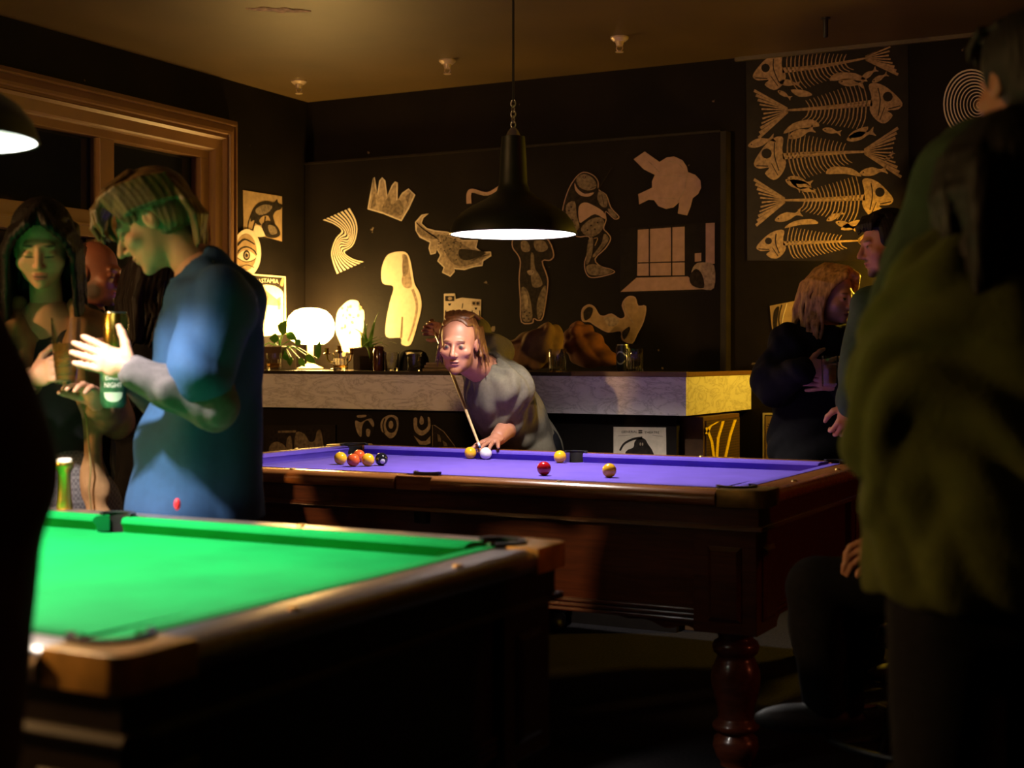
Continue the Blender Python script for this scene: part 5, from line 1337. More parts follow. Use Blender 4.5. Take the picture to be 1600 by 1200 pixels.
    cue = empty('pool_cue', tip, label='long wooden pool cue held by the red-haired man', cat='cue')
    z_ = V((0, 0, 0)); Ln = (butt-tip).length
    for nm, f0, f1, r0, r1, m in (('tip', 0, 0.008, 0.0048, 0.005, M('cue_tip_blue', (0.05, 0.12, 0.2), 0.9)), ('ferrule', 0.008, 0.028, 0.005, 0.0054, M('ferrule_white', (0.8, 0.78, 0.7), 0.4)), ('shaft', 0.028, 0.68, 0.0054, 0.0095, m_maple), ('butt', 0.68, 1.0, 0.0096, 0.0145, m_butt)):
        b = B(); b.tube([z_ + cd_*Ln*f0, z_ + cd_*Ln*f1], [r0, r1], 14); b.build(nm, m, cue, True, angle=60)
player()

# ------------------------------------------------------------------ 2 young man in the blue t-shirt
def boy():
    Z0 = 3.95
    hd = Head(P(238, 347, Z0), camdir(-0.84, -0.54, -0.06), camdir(-0.54, 0.84, 0.0), 1.06)
    neck, pel, chest = P(312, 425, Z0), P(304, 800, Z0), P(325, 545, Z0)
    sL, sR = P(345, 478, Z0-0.155), P(318, 472, Z0+0.18)
    eL, wL = P(334, 634, Z0-0.24), P(206, 577, Z0-0.30)
    eR, wR = P(262, 645, Z0+0.22), P(205, 586, Z0+0.06)
    face = camdir(-1, 0, 0.0)
    legs, fw = stance(pel, face, 0.10, 0.05, 0.02)
    base = V((pel.x, pel.y, 0))
    body = torso_items(pel, chest, neck, sL, sR) + arm_items(sL, eL, wL) + arm_items(sR, eR, wR)
    for l in legs: body += leg_items(*l)
    hl = hand(wL, P(150, 556, Z0-0.30)-wL, camdir(0.25, 1, 0.15), camdir(-0.1, -0.1, 1), (0.26, 0.22, 0.18, 0.08), 0.15, 0.98, 0.07, 0.9)
    hr = hand(wR, P(180, 560, Z0+0.07)-wR, camdir(-0.2, 1, -0.5), camdir(-0.6, 0.1, -0.8), (0.7, 0.75, 0.8, 0.85), 0.6, 0.98, 0.05)
    mk = hd.marks(lip=(0.46, 0.18, 0.14), brow=(0.16, 0.10, 0.05), closed=True, lipk=1.4)
    o = person('young man in a blue t-shirt over grey long sleeves looking down at drinks', base, body, hd, dict(neck_to=neck, nose=1.02, neck_r=0.050, jaw=1.0), [hl, hr], (0.50, 0.25, 0.155), mk, 0.011, 0.0036)
    m_blue = M('blue_tee', (0.014, 0.056, 0.150), 0.85, var=0.08, scale=50, bump=0.05, bscale=300)
    m_grey = M('grey_sleeve', (0.085, 0.072, 0.075), 0.9, var=0.15, scale=60, bump=0.1, bscale=250)
    R = axes(camdir(1, 0, 0), camdir(0, 0, 1), V((0, 0, 1)))
    it = [U(Cone(sL, sR, 0.092, 0.085), 0.05), U(Ell(P(330, 500, Z0), (0.135, 0.20, 0.15), R), 0.06), U(Ell(P(324, 600, Z0), (0.150, 0.20, 0.22), R), 0.06), U(Ell(P(312, 720, Z0), (0.172, 0.19, 0.24), R), 0.06), U(Ell(P(307, 800, Z0+0.01), (0.192, 0.185, 0.20), R), 0.05),
          U(Cone(P(330, 420, Z0), P(352, 470, Z0), 0.062, 0.10), 0.05), U(Cone(P(298, 448, Z0), P(320, 480, Z0), 0.058, 0.11), 0.05),
          U(Cone(sL, P(314, 588, Z0-0.26), 0.098, 0.088), 0.035), U(Cone(sR, sR.lerp(eR, 0.8), 0.095, 0.09), 0.03),
          X(Box(P(300, 812+140, Z0), (0.6, 0.6, 140/561.0), R), 0.008), X(Cone(hd(0, -0.0, -0.07), neck+camdir(-0.55, 0.45, 0)*0.030, 0.068, 0.063), 0.010)]
    vs_ = cloth(o, 't_shirt', it, m_blue, base, 0.009, 0.016, 5.5, 12, (1, 1, 0.8))
    it = [U(Cone(P(321, 575, Z0-0.25), eL, 0.060, 0.060), 0.02), U(Cone(eL, P(265, 606, Z0-0.28), 0.060, 0.054), 0.03), U(Cone(P(265, 606, Z0-0.28), P(212, 583, Z0-0.30), 0.053, 0.043), 0.02)]
    cloth(o, 'sleeve', it, m_grey, base, 0.006, 0.0045, 18, 4, label='grey long sleeve with soft creases')
    it = [U(Cone(sR.lerp(eR, 0.7), eR, 0.06, 0.058), 0.02), U(Cone(eR, wR.lerp(eR, 0.1), 0.058, 0.042), 0.02)]
    cloth(o, 'sleeve', it, m_grey, base, 0.009, 0.004, 8, 9)
    it = [U(Cone(pel, pel-V((0, 0, 0.08)), 0.17, 0.16), 0.05)]
    for l in legs: it += leg_items(*l, 0.025)
    cloth(o, 'trousers', it, m_jean, base, 0.014, 0.005, 4, 2)
    for l in legs: shoe(o, base, l[2], fw, m_shoe)
    # red hem toggle
    tq = P(277, 788, Z0-0.225)
    b = B(); b.ball(tuple(tq-base), (0.009, 0.009, 0.016), 12, 8); b.build('hem_tag', M('red_plastic', (0.65, 0.02, 0.03), 0.4), o, True)['label'] = 'small red tag hanging at the hem'
    # necklace
    b = B(); pts = [P(334, 408, Z0-0.075)-base, P(322, 414, Z0-0.085)-base, P(310, 424, Z0-0.088)-base, P(300, 436, Z0-0.08)-base]; b.tube(pts, 0.0022, 6); b.build('necklace', m_chain, o, True)
    m_hair = M('blond_brown_hair', (0.105, 0.062, 0.024), 0.45, var=0.5, scale=60, stretch=(1, 1, 0.3))
    it = cap_items(hd, 0.013, 0.075, -0.062)
    random.seed(8)
    for i in range(19):                                            # fringe falling forward over the forehead
        x0 = -0.074 + 0.0082*i; kx = 1-(abs(x0)/0.085)**2; j = random.uniform(-.007, .007)
        it += lock([hd(x0*0.55, -0.02, 0.128), hd(x0*0.85, 0.050+0.012*kx, 0.118), hd(x0, 0.092+0.022*kx, 0.088+j), hd(x0*1.03, 0.106+0.030*kx+j, 0.056), hd(x0*1.02, 0.104+0.034*kx+j, 0.030+random.uniform(-.012, .010))], 0.015, 0.005, 0.003)
    for m in (-1, 1):
        for i in range(7):                                         # sides swept back above the ear
            z0 = 0.105-0.011*i
            it += lock([hd(m*0.070, 0.075-0.004*i, z0), hd(m*0.087, 0.025, z0+0.001), hd(m*0.088, -0.045, z0-0.012), hd(m*0.072, -0.10, z0-0.03)], 0.011, 0.008, 0.003)
        for i in range(5): it += lock([hd(m*0.074, 0.060-0.006*i, 0.06), hd(m*0.079, 0.056-0.008*i, 0.034), hd(m*0.078, 0.050-0.008*i, 0.014-random.uniform(0, .01))], 0.008, 0.003, 0.003)
    for i in range(15):                                            # nape
        x0 = -0.066+0.0094*i; j = random.uniform(-.008, .008)
        it += lock([hd(x0*0.9, -0.100, 0.045), hd(x0*1.1, -0.122+abs(x0)*0.2, -0.01), hd(x0*1.08, -0.120+abs(x0)*0.25+j, -0.055), hd(x0*0.9, -0.088+j, -0.092), hd(x0*0.8, -0.072+j, -0.112-random.uniform(0, .014))], 0.015, 0.005, 0.003)
    it += [X(hd.ell(m*0.090, 0.000, -0.016, (0.028, 0.026, 0.042)), 0.005) for m in (-1, 1)]
    hair_obj(o, it, m_hair, base, hd, 0.0042, 0.0010, 40)
    # two stacked cans in the far hand, pint glass between the hands
    m_goldcan = M('gold_can', (0.62, 0.40, 0.07), 0.25, metal=1.0, var=0.1)
    m_grncan = M('green_can', (0.03, 0.10, 0.04), 0.3, metal=0.3, var=0.5, scale=40)
    zc = Z0+0.015
    g0 = P(181, 562, zc); g1 = P(177, 637, zc)
    hgt = (562-488)/F*zc; hg2 = (637-564)/F*zc
    cg = empty('drinks_can', g0, label='gold drinks can stacked on a green can in the young man\'s hand', cat='can'); can(cg, hgt, 0.035, m_goldcan)
    cg2 = empty('drinks_can', g1, label='green printed drinks can with lettering below the gold can', cat='can'); can(cg2, hg2-0.002, 0.036, m_grncan)
    to = V((0, 0, EYE))-g1; to.z = 0; to.normalize(); ang = math.atan2(to.y, to.x)
    def wrap(body, z, hh, wd, mat, nm):
        cu = bpy.data.curves.new('txt', 'FONT'); cu.body = body; cu.align_x = 'CENTER'; cu.align_y = 'CENTER'; cu.resolution_u = 2
        t = bpy.data.objects.new('txt', cu); COL.objects.link(t); me = bpy.data.meshes.new_from_object(t); bpy.data.objects.remove(t)
        xs = [v.co.x for v in me.vertices]; ys = [v.co.y for v in me.vertices]; w0 = max(xs)-min(xs); h0 = max(ys)-min(ys); x0 = (max(xs)+min(xs))/2; y0 = (max(ys)+min(ys))/2
        for v in me.vertices:
            a = ang + (v.co.x-x0)/w0*wd/0.036; v.co = (0.0366*math.cos(a), 0.0366*math.sin(a), z+(v.co.y-y0)/h0*hh)
        me.materials.append(mat); t = bpy.data.objects.new(nm, me); COL.objects.link(t); t.parent = cg2
    m_lt = M('can_lettering', (0.70, 0.66, 0.56), 0.4)
    wrap('DARK', hg2*0.64, 0.011, 0.042, m_lt, 'lettering'); wrap('NIGHT', hg2*0.49, 0.013, 0.050, m_lt, 'lettering')
    b = B(); rings = []
    for k in range(25):
        a = ang - 0.75 + 1.5*k/24; dz = 0.024*math.sqrt(max(0, 1-((k-12)/12.0)**2)); rings.append([V((0.0364*math.cos(a), 0.0364*math.sin(a), 0.040-dz*0.95)), V((0.0364*math.cos(a), 0.0364*math.sin(a), 0.040+0.004))])
    b.sweep(rings, caps=False, ring_closed=False); b.build('emblem', M('pale_green_print', (0.35, 0.45, 0.30), 0.4), cg2)
boy()

# ------------------------------------------------------------------ 3 young woman in the tan jacket
def girl():
    Z0 = 4.32
    hd = Head(P(66, 386, Z0), camdir(0.20, -0.30, -0.92), camdir(0.05, 1, -0.3), 1.06)
    neck, pel, chest = P(74, 492, Z0+0.06), P(92, 760, Z0+0.10), P(80, 590, Z0+0.10)
    sL, sR = P(140, 530, Z0+0.08), P(4, 530, Z0+0.08)              # her left is on the picture's right
    eL, wL = P(178, 655, Z0+0.02), P(152, 632, Z0-0.20)
    eR, wR = P(-8, 655, Z0-0.08), P(52, 590, Z0-0.26)
    legs, fw = stance(pel, camdir(0.1, 0, -1), 0.09)
    base = V((pel.x, pel.y, 0))
    body = torso_items(pel, chest, neck, sR, sL, -0.012, 0.9) + arm_items(sL, eL, wL, -0.004) + arm_items(sR, eR, wR, -0.004)
    for l in legs: body += leg_items(*l)
    zg = Z0-0.32
    hr = hand(wR, P(96, 570, zg)-wR, camdir(0.1, 1, 0.1), camdir(0.3, -0.1, 1), (0.26, 0.28, 0.30, 0.30), 0.35, 0.95, 0.10)
    hl = hand(wL, P(128, 590, zg+0.03)-wL, camdir(-0.2, 1, 0), camdir(-0.3, 0, -1), (0.5, 0.5, 0.5, 0.5), 0.4, 0.93, 0.05)
    mk = hd.marks(lip=(0.42, 0.09, 0.09), brow=(0.06, 0.03, 0.02), closed=True)
    o = person('young woman with long dark hair and tan jacket smiling down at a drink', base, body, hd, dict(neck_to=neck, neck_r=0.043, jaw=1.0, fem=True), [hr, hl], (0.52, 0.25, 0.15), mk, 0.012, 0.0038)
    m_top = M('black_top', (0.012, 0.011, 0.012), 0.85, var=0.2); m_tan = M('tan_jacket', (0.26, 0.135, 0.055), 0.85, var=0.15, scale=30, bump=0.06, bscale=200)
    it = torso_items(pel, chest, neck, sR, sL, 0.006, 0.94)[:4] + [X(Cone(P(74, 470, Z0-0.06), P(90, 585, Z0-0.12), 0.062, 0.028), 0.01)]
    cloth(o, 'top', it, m_top, base, 0.012, 0.003, 5, 3)
    R = axes(camdir(1, 0, 0), camdir(0, 0, 1), V((0, 0, 1)))
    it = [U(Cone(sL, eL, 0.066, 0.054), 0.03), U(Cone(eL, wL.lerp(eL, 0.15), 0.054, 0.045), 0.02), U(Cone(sR, eR, 0.066, 0.054), 0.03), U(Cone(eR, wR.lerp(eR, 0.12), 0.054, 0.044), 0.02),
          U(Ell(P(80, 600, Z0+0.17), (0.19, 0.10, 0.22), R), 0.05), U(Cone(sL, sR, 0.075), 0.05), U(Cone(P(128, 520, Z0+0.0), P(132, 620, Z0-0.05), 0.045, 0.045), 0.03), U(Cone(P(20, 520, Z0+0.0), P(30, 640, Z0-0.03), 0.05, 0.05), 0.03),
          U(Cone(P(118, 478, Z0+0.08), P(128, 540, Z0+0.0), 0.03, 0.045), 0.03), U(Cone(P(30, 478, Z0+0.08), P(20, 540, Z0+0.0), 0.03, 0.045), 0.03)]
    for (x, y, rx) in ((135, 640, 0.026), (140, 700, 0.036), (147, 760, 0.046), (152, 830, 0.056), (156, 900, 0.062)): it.append(U(Ell(P(x, y, Z0-0.06), (rx, 0.030, 0.075), R), 0.03))
    it += [X(Cone(hd(0, 0, -0.1), P(76, 500, Z0-0.02), 0.08, 0.065), 0.01), X(Cone(P(76, 480, Z0-0.10), P(92, 700, Z0-0.10), 0.055, 0.085), 0.012)]
    jk = cloth(o, 'jacket', it, m_tan, base, 0.010, 0.010, 8, 7)
    m_zip = M('zip_brass', (0.45, 0.30, 0.12), 0.4, metal=0.7)
    b = B(); pts = [P(x, y, z)-base for x, y, z in ((126, 620, Z0-0.115), (135, 655, Z0-0.115), (138, 690, Z0-0.118), (142, 730, Z0-0.12), (139, 765, Z0-0.12), (143, 800, Z0-0.12), (146, 840, Z0-0.12))]
    b.tube(pts, 0.003, 6); b.build('zip', m_zip, jk, True)
    m_chk = M('checked_grey', (0.14, 0.12, 0.125), 0.85, var=0.1)
    nt = m_chk.node_tree; ch = nt.nodes.new('ShaderNodeTexChecker'); ch.inputs['Scale'].default_value = 110; ch.inputs[1].default_value = (0.17, 0.15, 0.155, 1); ch.inputs[2].default_value = (0.09, 0.078, 0.085, 1)
    tc = nt.nodes.new('ShaderNodeTexCoord'); nt.links.new(tc.outputs['Object'], ch.inputs['Vector']); nt.links.new(ch.outputs[0], nt.nodes['Principled BSDF'].inputs['Base Color'])
    it = [U(Ell(pel, (0.165, 0.12, 0.16)), 0.05)]
    for l in legs: it += leg_items(*l, 0.022)
    cloth(o, 'trousers', it, m_chk, base, 0.013, 0.006, 5, 4)
    for l in legs: shoe(o, base, l[2], fw, m_shoe)
    m_hair = M('dark_brown_hair', (0.006, 0.004, 0.003), 0.55, spec=0.25, var=0.5, scale=70, stretch=(1, 1, 0.2))
    it = cap_items(hd, 0.014, 0.078, -0.10)
    random.seed(5)
    for m in (-1, 1):
        for i in range(11):
            a = i/10.0; y0 = 0.082-0.17*a; x0 = 0.054+0.028*math.sin(math.pi*min(1, 0.2+a*0.7)); j = random.uniform(-.006, .006)
            low = -0.33+0.03*random.random()-0.03*a
            it += lock([hd(m*0.003, 0.066-0.12*a, 0.120), hd(m*0.026, 0.104-0.16*a, 0.092), hd(m*(x0-0.004), y0+0.014, 0.052), hd(m*(x0+0.020), y0-0.006, 0.0), hd(m*(x0+0.020+j), y0-0.012, -0.09), hd(m*(x0+0.024+j), y0-0.012, -0.19), hd(m*(x0+0.018+2*j), y0-0.01, low)], 0.017, 0.008, 0.004)
    for i in range(7):
        x0 = -0.07+0.0233*i; it += lock([hd(x0, -0.10, 0.03), hd(x0*1.1, -0.115, -0.10), hd(x0*1.2, -0.10, -0.30)], 0.028, 0.015)
    hair_obj(o, it, m_hair, base, hd, 0.0055, 0.0022, 50)
    # pint glass
    gz = P(103, 600, zg); gt = P(103, 497, zg); hh = gt.z-gz.z
    pg = empty('pint_glass', gz, label='pint glass of amber beer held between the young woman and man', cat='glass')
    b = B(); b.lathe([(0, 0), (0.028, 0), (0.030, 0.004), (0.0395, hh*0.8), (0.0405, hh), (0.0385, hh), (0.0365, hh*0.78), (0.027, 0.012), (0, 0.012)], n=28); b.build('glass_wall', glassy('clear_glass', (0.97, 0.97, 0.95), 0.01), pg, True, angle=50)
    b = B(); b.lathe([(0, 0.013), (0.0268, 0.013), (0.0345, hh*0.62), (0, hh*0.62)], n=24); b.build('beer', M('amber_beer', (0.70, 0.30, 0.05), 0.1, trans=0.75, var=0.0), pg, True)
girl()

# ------------------------------------------------------------------ generic background person
def figure(label, hd, neck, chest, pel, sL, sR, armL, armR, face, skin, hair_col, hair_kind, jacket, jm, tm=None, hands=(), fine_kw=None, jk_extra=(), hem=None, g=0.03, legs=None,
           marks_kw=None, beard=None, vox=0.013, hvox=0.005, amp=0.012, freq=6, seed=1, jname='jacket', shoes=True, extra_marks=(), sleeve=0.93, cut=()):
    if legs is None: legs, fw = stance(pel, face, 0.10, 0.04, 0.02)
    else: fw = V((face.x, face.y, 0)).normalized()
    base = V((pel.x, pel.y, 0))
    body = torso_items(pel, chest, neck, sL, sR)
    (eL, wL), (eR, wR) = armL, armR
    body += arm_items(sL, eL, wL) + arm_items(sR, eR, wR)
    for l in legs: body += leg_items(*l)
    mk = hd.marks(**(marks_kw or {}))
    if beard:
        for x, y, z, r in ((0, 0.06, -0.105, (0.055, 0.05, 0.035)), (-0.05, 0.025, -0.065, (0.03, 0.05, 0.05)), (0.05, 0.025, -0.065, (0.03, 0.05, 0.05)), (0, 0.095, -0.05, (0.028, 0.018, 0.008))):
            mk.append((A(hd(x, y, z)), tuple(q*hd.k for q in r), hd.R, beard, 2.0))
    mk += list(extra_marks)
    hk = dict(neck_to=neck); hk.update(fine_kw or {})
    o = person(label, base, body, hd, hk, list(hands), skin, mk, vox, hvox)
    it = torso_items(pel, chest, neck, sL, sR, g, 1.05)[:6]
    for s_, e_, w_ in ((sL, eL, wL), (sR, eR, wR)):
        it += [U(Cone(s_, e_, 0.056+g, 0.046+g), 0.03), U(Cone(e_, e_.lerp(w_, sleeve), 0.045+g, 0.032+g*0.75), 0.03)]
    it += list(jk_extra)
    if hem is not None: it += [X(Box(V((pel.x, pel.y, hem-0.5)), (0.8, 0.8, 0.5)), 0.01)]
    it += [X(Cone(hd(0, 0.0, -0.07), neck + (hd(0, 0, 0)-neck).normalized()*0.035, 0.062, 0.060), 0.012)] + list(cut)
    cloth(o, jname, it, jm, base, vox*0.85, amp, freq, seed)
    it = [U(Ell(pel - V((0, 0, 0.03)), (0.17, 0.14, 0.15)), 0.05)]
    for l in legs: it += leg_items(*l, 0.022)
    cloth(o, 'trousers', it, tm or m_jean, base, 0.015, 0.005, 4, seed+3)
    if shoes:
        for l in legs: shoe(o, base, l[2], fw, m_shoe)
    m_h = M('hair_%s' % hair_kind + '_%d' % len(MATS), hair_col, 0.6, spec=0.25, var=0.5, scale=70, stretch=(1, 1, 0.25))
    random.seed(seed)
    if hair_kind == 'short':
        it = cap_items(hd, 0.012, 0.062, -0.065, 0.128)
        for i in range(26):
            a = random.uniform(0, 6.28); r_ = random.uniform(0, 0.07); x, y = r_*math.cos(a), -0.02+1.2*r_*math.sin(a); z = 0.118-7*r_*r_
            it += lock([hd(x, y, z-0.01), hd(x*1.1, y+0.012, z+0.012), hd(x*1.2+random.uniform(-.01, .01), y+0.03, z+0.010)], 0.013, 0.005, 0.004)
        for i in range(13):
            x0 = -0.066+0.011*i; it += lock([hd(x0*0.9, 0.045, 0.112), hd(x0, 0.085-4*x0*x0, 0.088), hd(x0*1.02, 0.094-4.5*x0*x0, 0.066+random.uniform(-.008, .012))], 0.013, 0.005, 0.004)
        it += [X(hd.ell(m*0.086, 0.004, -0.016, (0.022, 0.026, 0.036)), 0.005) for m in (-1, 1)]
        hair_obj(o, it, m_h, base, hd, 0.005, 0.0012, 40)
    elif hair_kind == 'stubble':
        it = [U(hd.ell(0, -0.022, 0.034, (0.0755, 0.0975, 0.0865)), 0.01), X(Box(hd(0, 0.10, -0.15), (0.3, 0.085, 0.25), hd.R), 0.03), X(Box(hd(0, 0.0, -0.25), (0.3, 0.3, 0.2), hd.R), 0.02), X(hd.ell(0, 0.06, 0.10, (0.07, 0.08, 0.06)), 0.02)]
        hair_obj(o, it, m_h, base, hd, 0.006, 0.0005, 60)
    elif hair_kind == 'long':
        it = cap_items(hd, 0.014, 0.084, -0.10)
        for m in (-1, 1):
            for i in range(10):
                a = i/9.0; y0 = 0.046-0.14*a; x0 = 0.054+0.028*math.sin(math.pi*min(1, 0.2+a*0.7)); j = random.uniform(-.012, .012); j2 = random.uniform(-.014, .014)
                it += lock([hd(m*0.004, 0.055-0.11*a, 0.124), hd(m*0.040, 0.080-0.15*a, 0.100), hd(m*(x0+0.008), y0+0.008, 0.058), hd(m*(x0+0.026), y0-0.004+j, 0.0), hd(m*(x0+0.016-j), y0-0.012+j2, -0.07), hd(m*(x0+0.034+j), y0-0.006-j2, -0.13), hd(m*(x0+0.020+j2), y0-0.01+j, -0.21-0.04*random.random())], 0.017, 0.006, 0.004)
        for i in range(7):
            x0 = -0.07+0.0233*i; it += lock([hd(x0, -0.10, 0.03), hd(x0*1.15, -0.118, -0.08), hd(x0*1.2, -0.105, -0.22)], 0.026, 0.012)
        hair_obj(o, it, m_h, base, hd, 0.0055, 0.0015, 48)
    return o

m_black_cloth = M('black_cloth', (0.008, 0.007, 0.008), 0.9, var=0.25, scale=40, spec=0.2)
up_ = V((0, 0, 1))
# 4 bald bearded man behind the young woman
Zb = 5.25
hd = Head(P(150, 428, Zb), camdir(0.95, -0.10, -0.22), up_, 0.98)
figure('bald bearded man in black standing beyond the young woman, seen in profile', hd, P(136, 492, Zb), P(130, 600, Zb), P(130, 770, Zb), P(140, 535, Zb-0.19), P(125, 535, Zb+0.19),
       (P(140, 650, Zb-0.22), P(152, 745, Zb-0.2)), (P(140, 650, Zb+0.22), P(152, 745, Zb+0.2)), camdir(1, 0, -0.2), (0.28, 0.095, 0.055), (0.03, 0.014, 0.008), 'stubble', None, m_black_cloth,
       hands=[hand(P(152, 745, Zb-0.2), camdir(0.1, -1, 0), camdir(1, 0, 0), camdir(0, 0, 1), (0.5,)*4), hand(P(152, 745, Zb+0.2), camdir(0.1, -1, 0), camdir(1, 0, 0), camdir(0, 0, -1), (0.5,)*4)], beard=(0.05, 0.022, 0.012), seed=4, jname='shirt', g=0.022, marks_kw=dict(closed=True))
# 5 person half hidden behind the blue t-shirt
Zw = 5.0
hd = Head(P(252, 442, Zw), camdir(0.75, -0.1, 0.55), up_, 0.96)
figure('dark-haired person in black half hidden behind the blue t-shirt', hd, P(252, 512, Zw+0.03), P(252, 620, Zw+0.06), P(256, 770, Zw+0.06), P(312, 545, Zw+0.04), P(205, 545, Zw+0.04),
       (P(325, 660, Zw), P(290, 640, Zw-0.2)), (P(196, 660, Zw), P(232, 650, Zw-0.2)), camdir(-0.5, 0, -0.9), (0.30, 0.085, 0.06), (0.010, 0.006, 0.005), 'long', None, m_black_cloth,
       hands=[hand(P(290, 640, Zw-0.2), camdir(-1, 0.1, -0.3), up_, camdir(0, 0, 1), (0.6,)*4), hand(P(232, 650, Zw-0.2), camdir(1, 0.1, -0.3), up_, camdir(0, 0, 1), (0.6,)*4)], seed=6, jname='top', g=0.015, fine_kw=dict(neck_r=0.044, jaw=0.92))

# 6 blond woman in black with a drink
Zc_ = 6.1
hd = Head(P(1301, 463, Zc_), camdir(0.62, -0.18, -0.75), up_, 1.0)
wL_, wR_ = P(1297, 592, Zc_-0.26), P(1262, 574, Zc_-0.26)
figure('woman with wavy blond hair in a loose black top holding a drink', hd, P(1288, 520, Zc_+0.02), P(1278, 610, Zc_+0.06), P(1278, 720, Zc_+0.06), P(1335, 545, Zc_+0.03), P(1232, 548, Zc_+0.03),
       (P(1345, 625, Zc_-0.02), P(1312, 596, Zc_-0.24)), (P(1212, 600, Zc_-0.05), P(1258, 576, Zc_-0.24)), camdir(0.4, 0, -0.9), (0.52, 0.26, 0.18), (0.42, 0.22, 0.06), 'long', None, m_black_cloth,
       hands=[hand(P(1312, 598, Zc_-0.24), camdir(-1, 0.05, 0), up_, camdir(0, 0, 1), (0.3,)*4, 0.3, 0.95), hand(P(1258, 576, Zc_-0.24), camdir(1, 0.05, -0.05), up_, camdir(0, 0, 1), (0.3,)*4, 0.3, 0.95)],
       seed=9, jname='top', g=0.035, jk_extra=[U(Cone(P(1232, 555, Zc_), P(1206, 595, Zc_-0.02), 0.085, 0.085), 0.05), U(Ell(P(1275, 690, Zc_+0.06), (0.20, 0.16, 0.22)), 0.06)], fine_kw=dict(neck_r=0.043, jaw=0.95, fem=True), marks_kw=dict(brow=(0.16, 0.08, 0.03)))
gz = P(1296, 604, Zc_-0.30)
pg = empty('tumbler_glass', gz, label='small drink glass held in both hands by the blond woman', cat='glass')
hh = P(1296, 556, Zc_-0.30).z-gz.z
b_ = B(); b_.lathe([(0, 0), (0.028, 0), (0.030, 0.004), (0.034, hh), (0.032, hh), (0.028, 0.012), (0, 0.012)], n=24); b_.build('glass_wall', glassy('clear_glass'), pg, True, angle=50)
b_ = B(); b_.lathe([(0, 0.013), (0.0278, 0.013), (0.0305, hh*0.7), (0, hh*0.7)], n=20); b_.build('drink', m_whisky, pg, True)

# 7 dark-haired man in the green jacket
Zm = 5.78
hd = Head(P(1384, 382, Zm), camdir(-0.93, -0.16, -0.12), up_, 1.06)
m_gj = M('bottle_green_jacket', (0.022, 0.050, 0.030), 0.8, var=0.2, scale=30)
figure('dark-haired bearded man in bottle green jacket facing the blond woman', hd, P(1400, 450, Zm), P(1395, 560, Zm), P(1392, 720, Zm), P(1372, 492, Zm-0.17), P(1395, 490, Zm+0.2),
       (P(1352, 585, Zm-0.26), P(1331, 632, Zm-0.32)), (P(1385, 605, Zm+0.24), P(1378, 690, Zm+0.22)), camdir(-1, 0, -0.2), (0.46, 0.20, 0.13), (0.010, 0.007, 0.006), 'short', None, m_gj,
       hands=[hand(P(1331, 632, Zm-0.32), camdir(-0.35, -1, 0), camdir(-1, 0, -0.2), camdir(0, 0, 1), (0.7,)*4, 0.6), hand(P(1378, 690, Zm+0.22), camdir(-0.1, -1, 0), camdir(-1, 0, 0), camdir(0, 0, -1), (0.6,)*4)], beard=(0.06, 0.028, 0.018), seed=12, g=0.045, hem=P(1392, 690, Zm).z,
       jk_extra=[U(Cone(P(1372, 492, Zm-0.17), P(1348, 575, Zm-0.24), 0.10, 0.095), 0.04)], tm=M('navy_trousers', (0.018, 0.022, 0.045), 0.85))

# 8 puffer jacket in the foreground
Zp = 2.32
m_puf = M('olive_fleece_jacket', (0.056, 0.068, 0.008), 0.95, var=0.15, scale=25, bump=0.25, bscale=120)
hd = Head(P(1566, 308, Zp), camdir(-0.05, -0.05, 1), up_, 1.0)
Rp = axes(camdir(1, 0, 0), camdir(0, 0, 1), up_)
ex = [U(Ell(P(1560, 640, Zp+0.02), (0.19, 0.19, 0.26), Rp), 0.06), U(Ell(P(1555, 800, Zp+0.02), (0.20, 0.19, 0.17), Rp), 0.06), U(Ell(P(1550, 885, Zp+0.02), (0.185, 0.18, 0.085), Rp), 0.05),
      U(Cone(P(1500, 480, Zp), P(1440, 600, Zp-0.02), 0.085, 0.105), 0.05), U(Cone(P(1440, 600, Zp-0.02), P(1445, 730, Zp+0.0), 0.105, 0.105), 0.05), U(Cone(P(1445, 730, Zp), P(1530, 770, Zp+0.18), 0.10, 0.08), 0.05), U(Cone(P(1540, 425, Zp), P(1600, 425, Zp), 0.085, 0.085), 0.05), U(Ell(P(1574, 392, Zp), (0.095, 0.10, 0.055), Rp), 0.03)]
figure('person in a bulky olive green jacket seen from behind near the tables', hd, P(1575, 415, Zp), P(1570, 600, Zp), P(1560, 900, Zp+0.02), P(1500, 480, Zp), P(1650, 480, Zp),
       (P(1440, 690, Zp), P(1530, 775, Zp+0.18)), (P(1720, 690, Zp), P(1640, 775, Zp+0.18)), camdir(-0.2, 0, 1), (0.3, 0.16, 0.11), (0.006, 0.0045, 0.0035), 'long', None, m_puf,
       hands=[hand(P(1530, 775, Zp+0.18), camdir(0.8, 0, 0.4), up_, camdir(0, 0, -1), (0.5,)*4), hand(P(1640, 775, Zp+0.18), camdir(-0.8, 0, 0.4), up_, camdir(0, 0, -1), (0.5,)*4)], jk_extra=ex, seed=21, g=0.05, hem=P(1560, 935, Zp).z, amp=0.015, freq=6, vox=0.012)

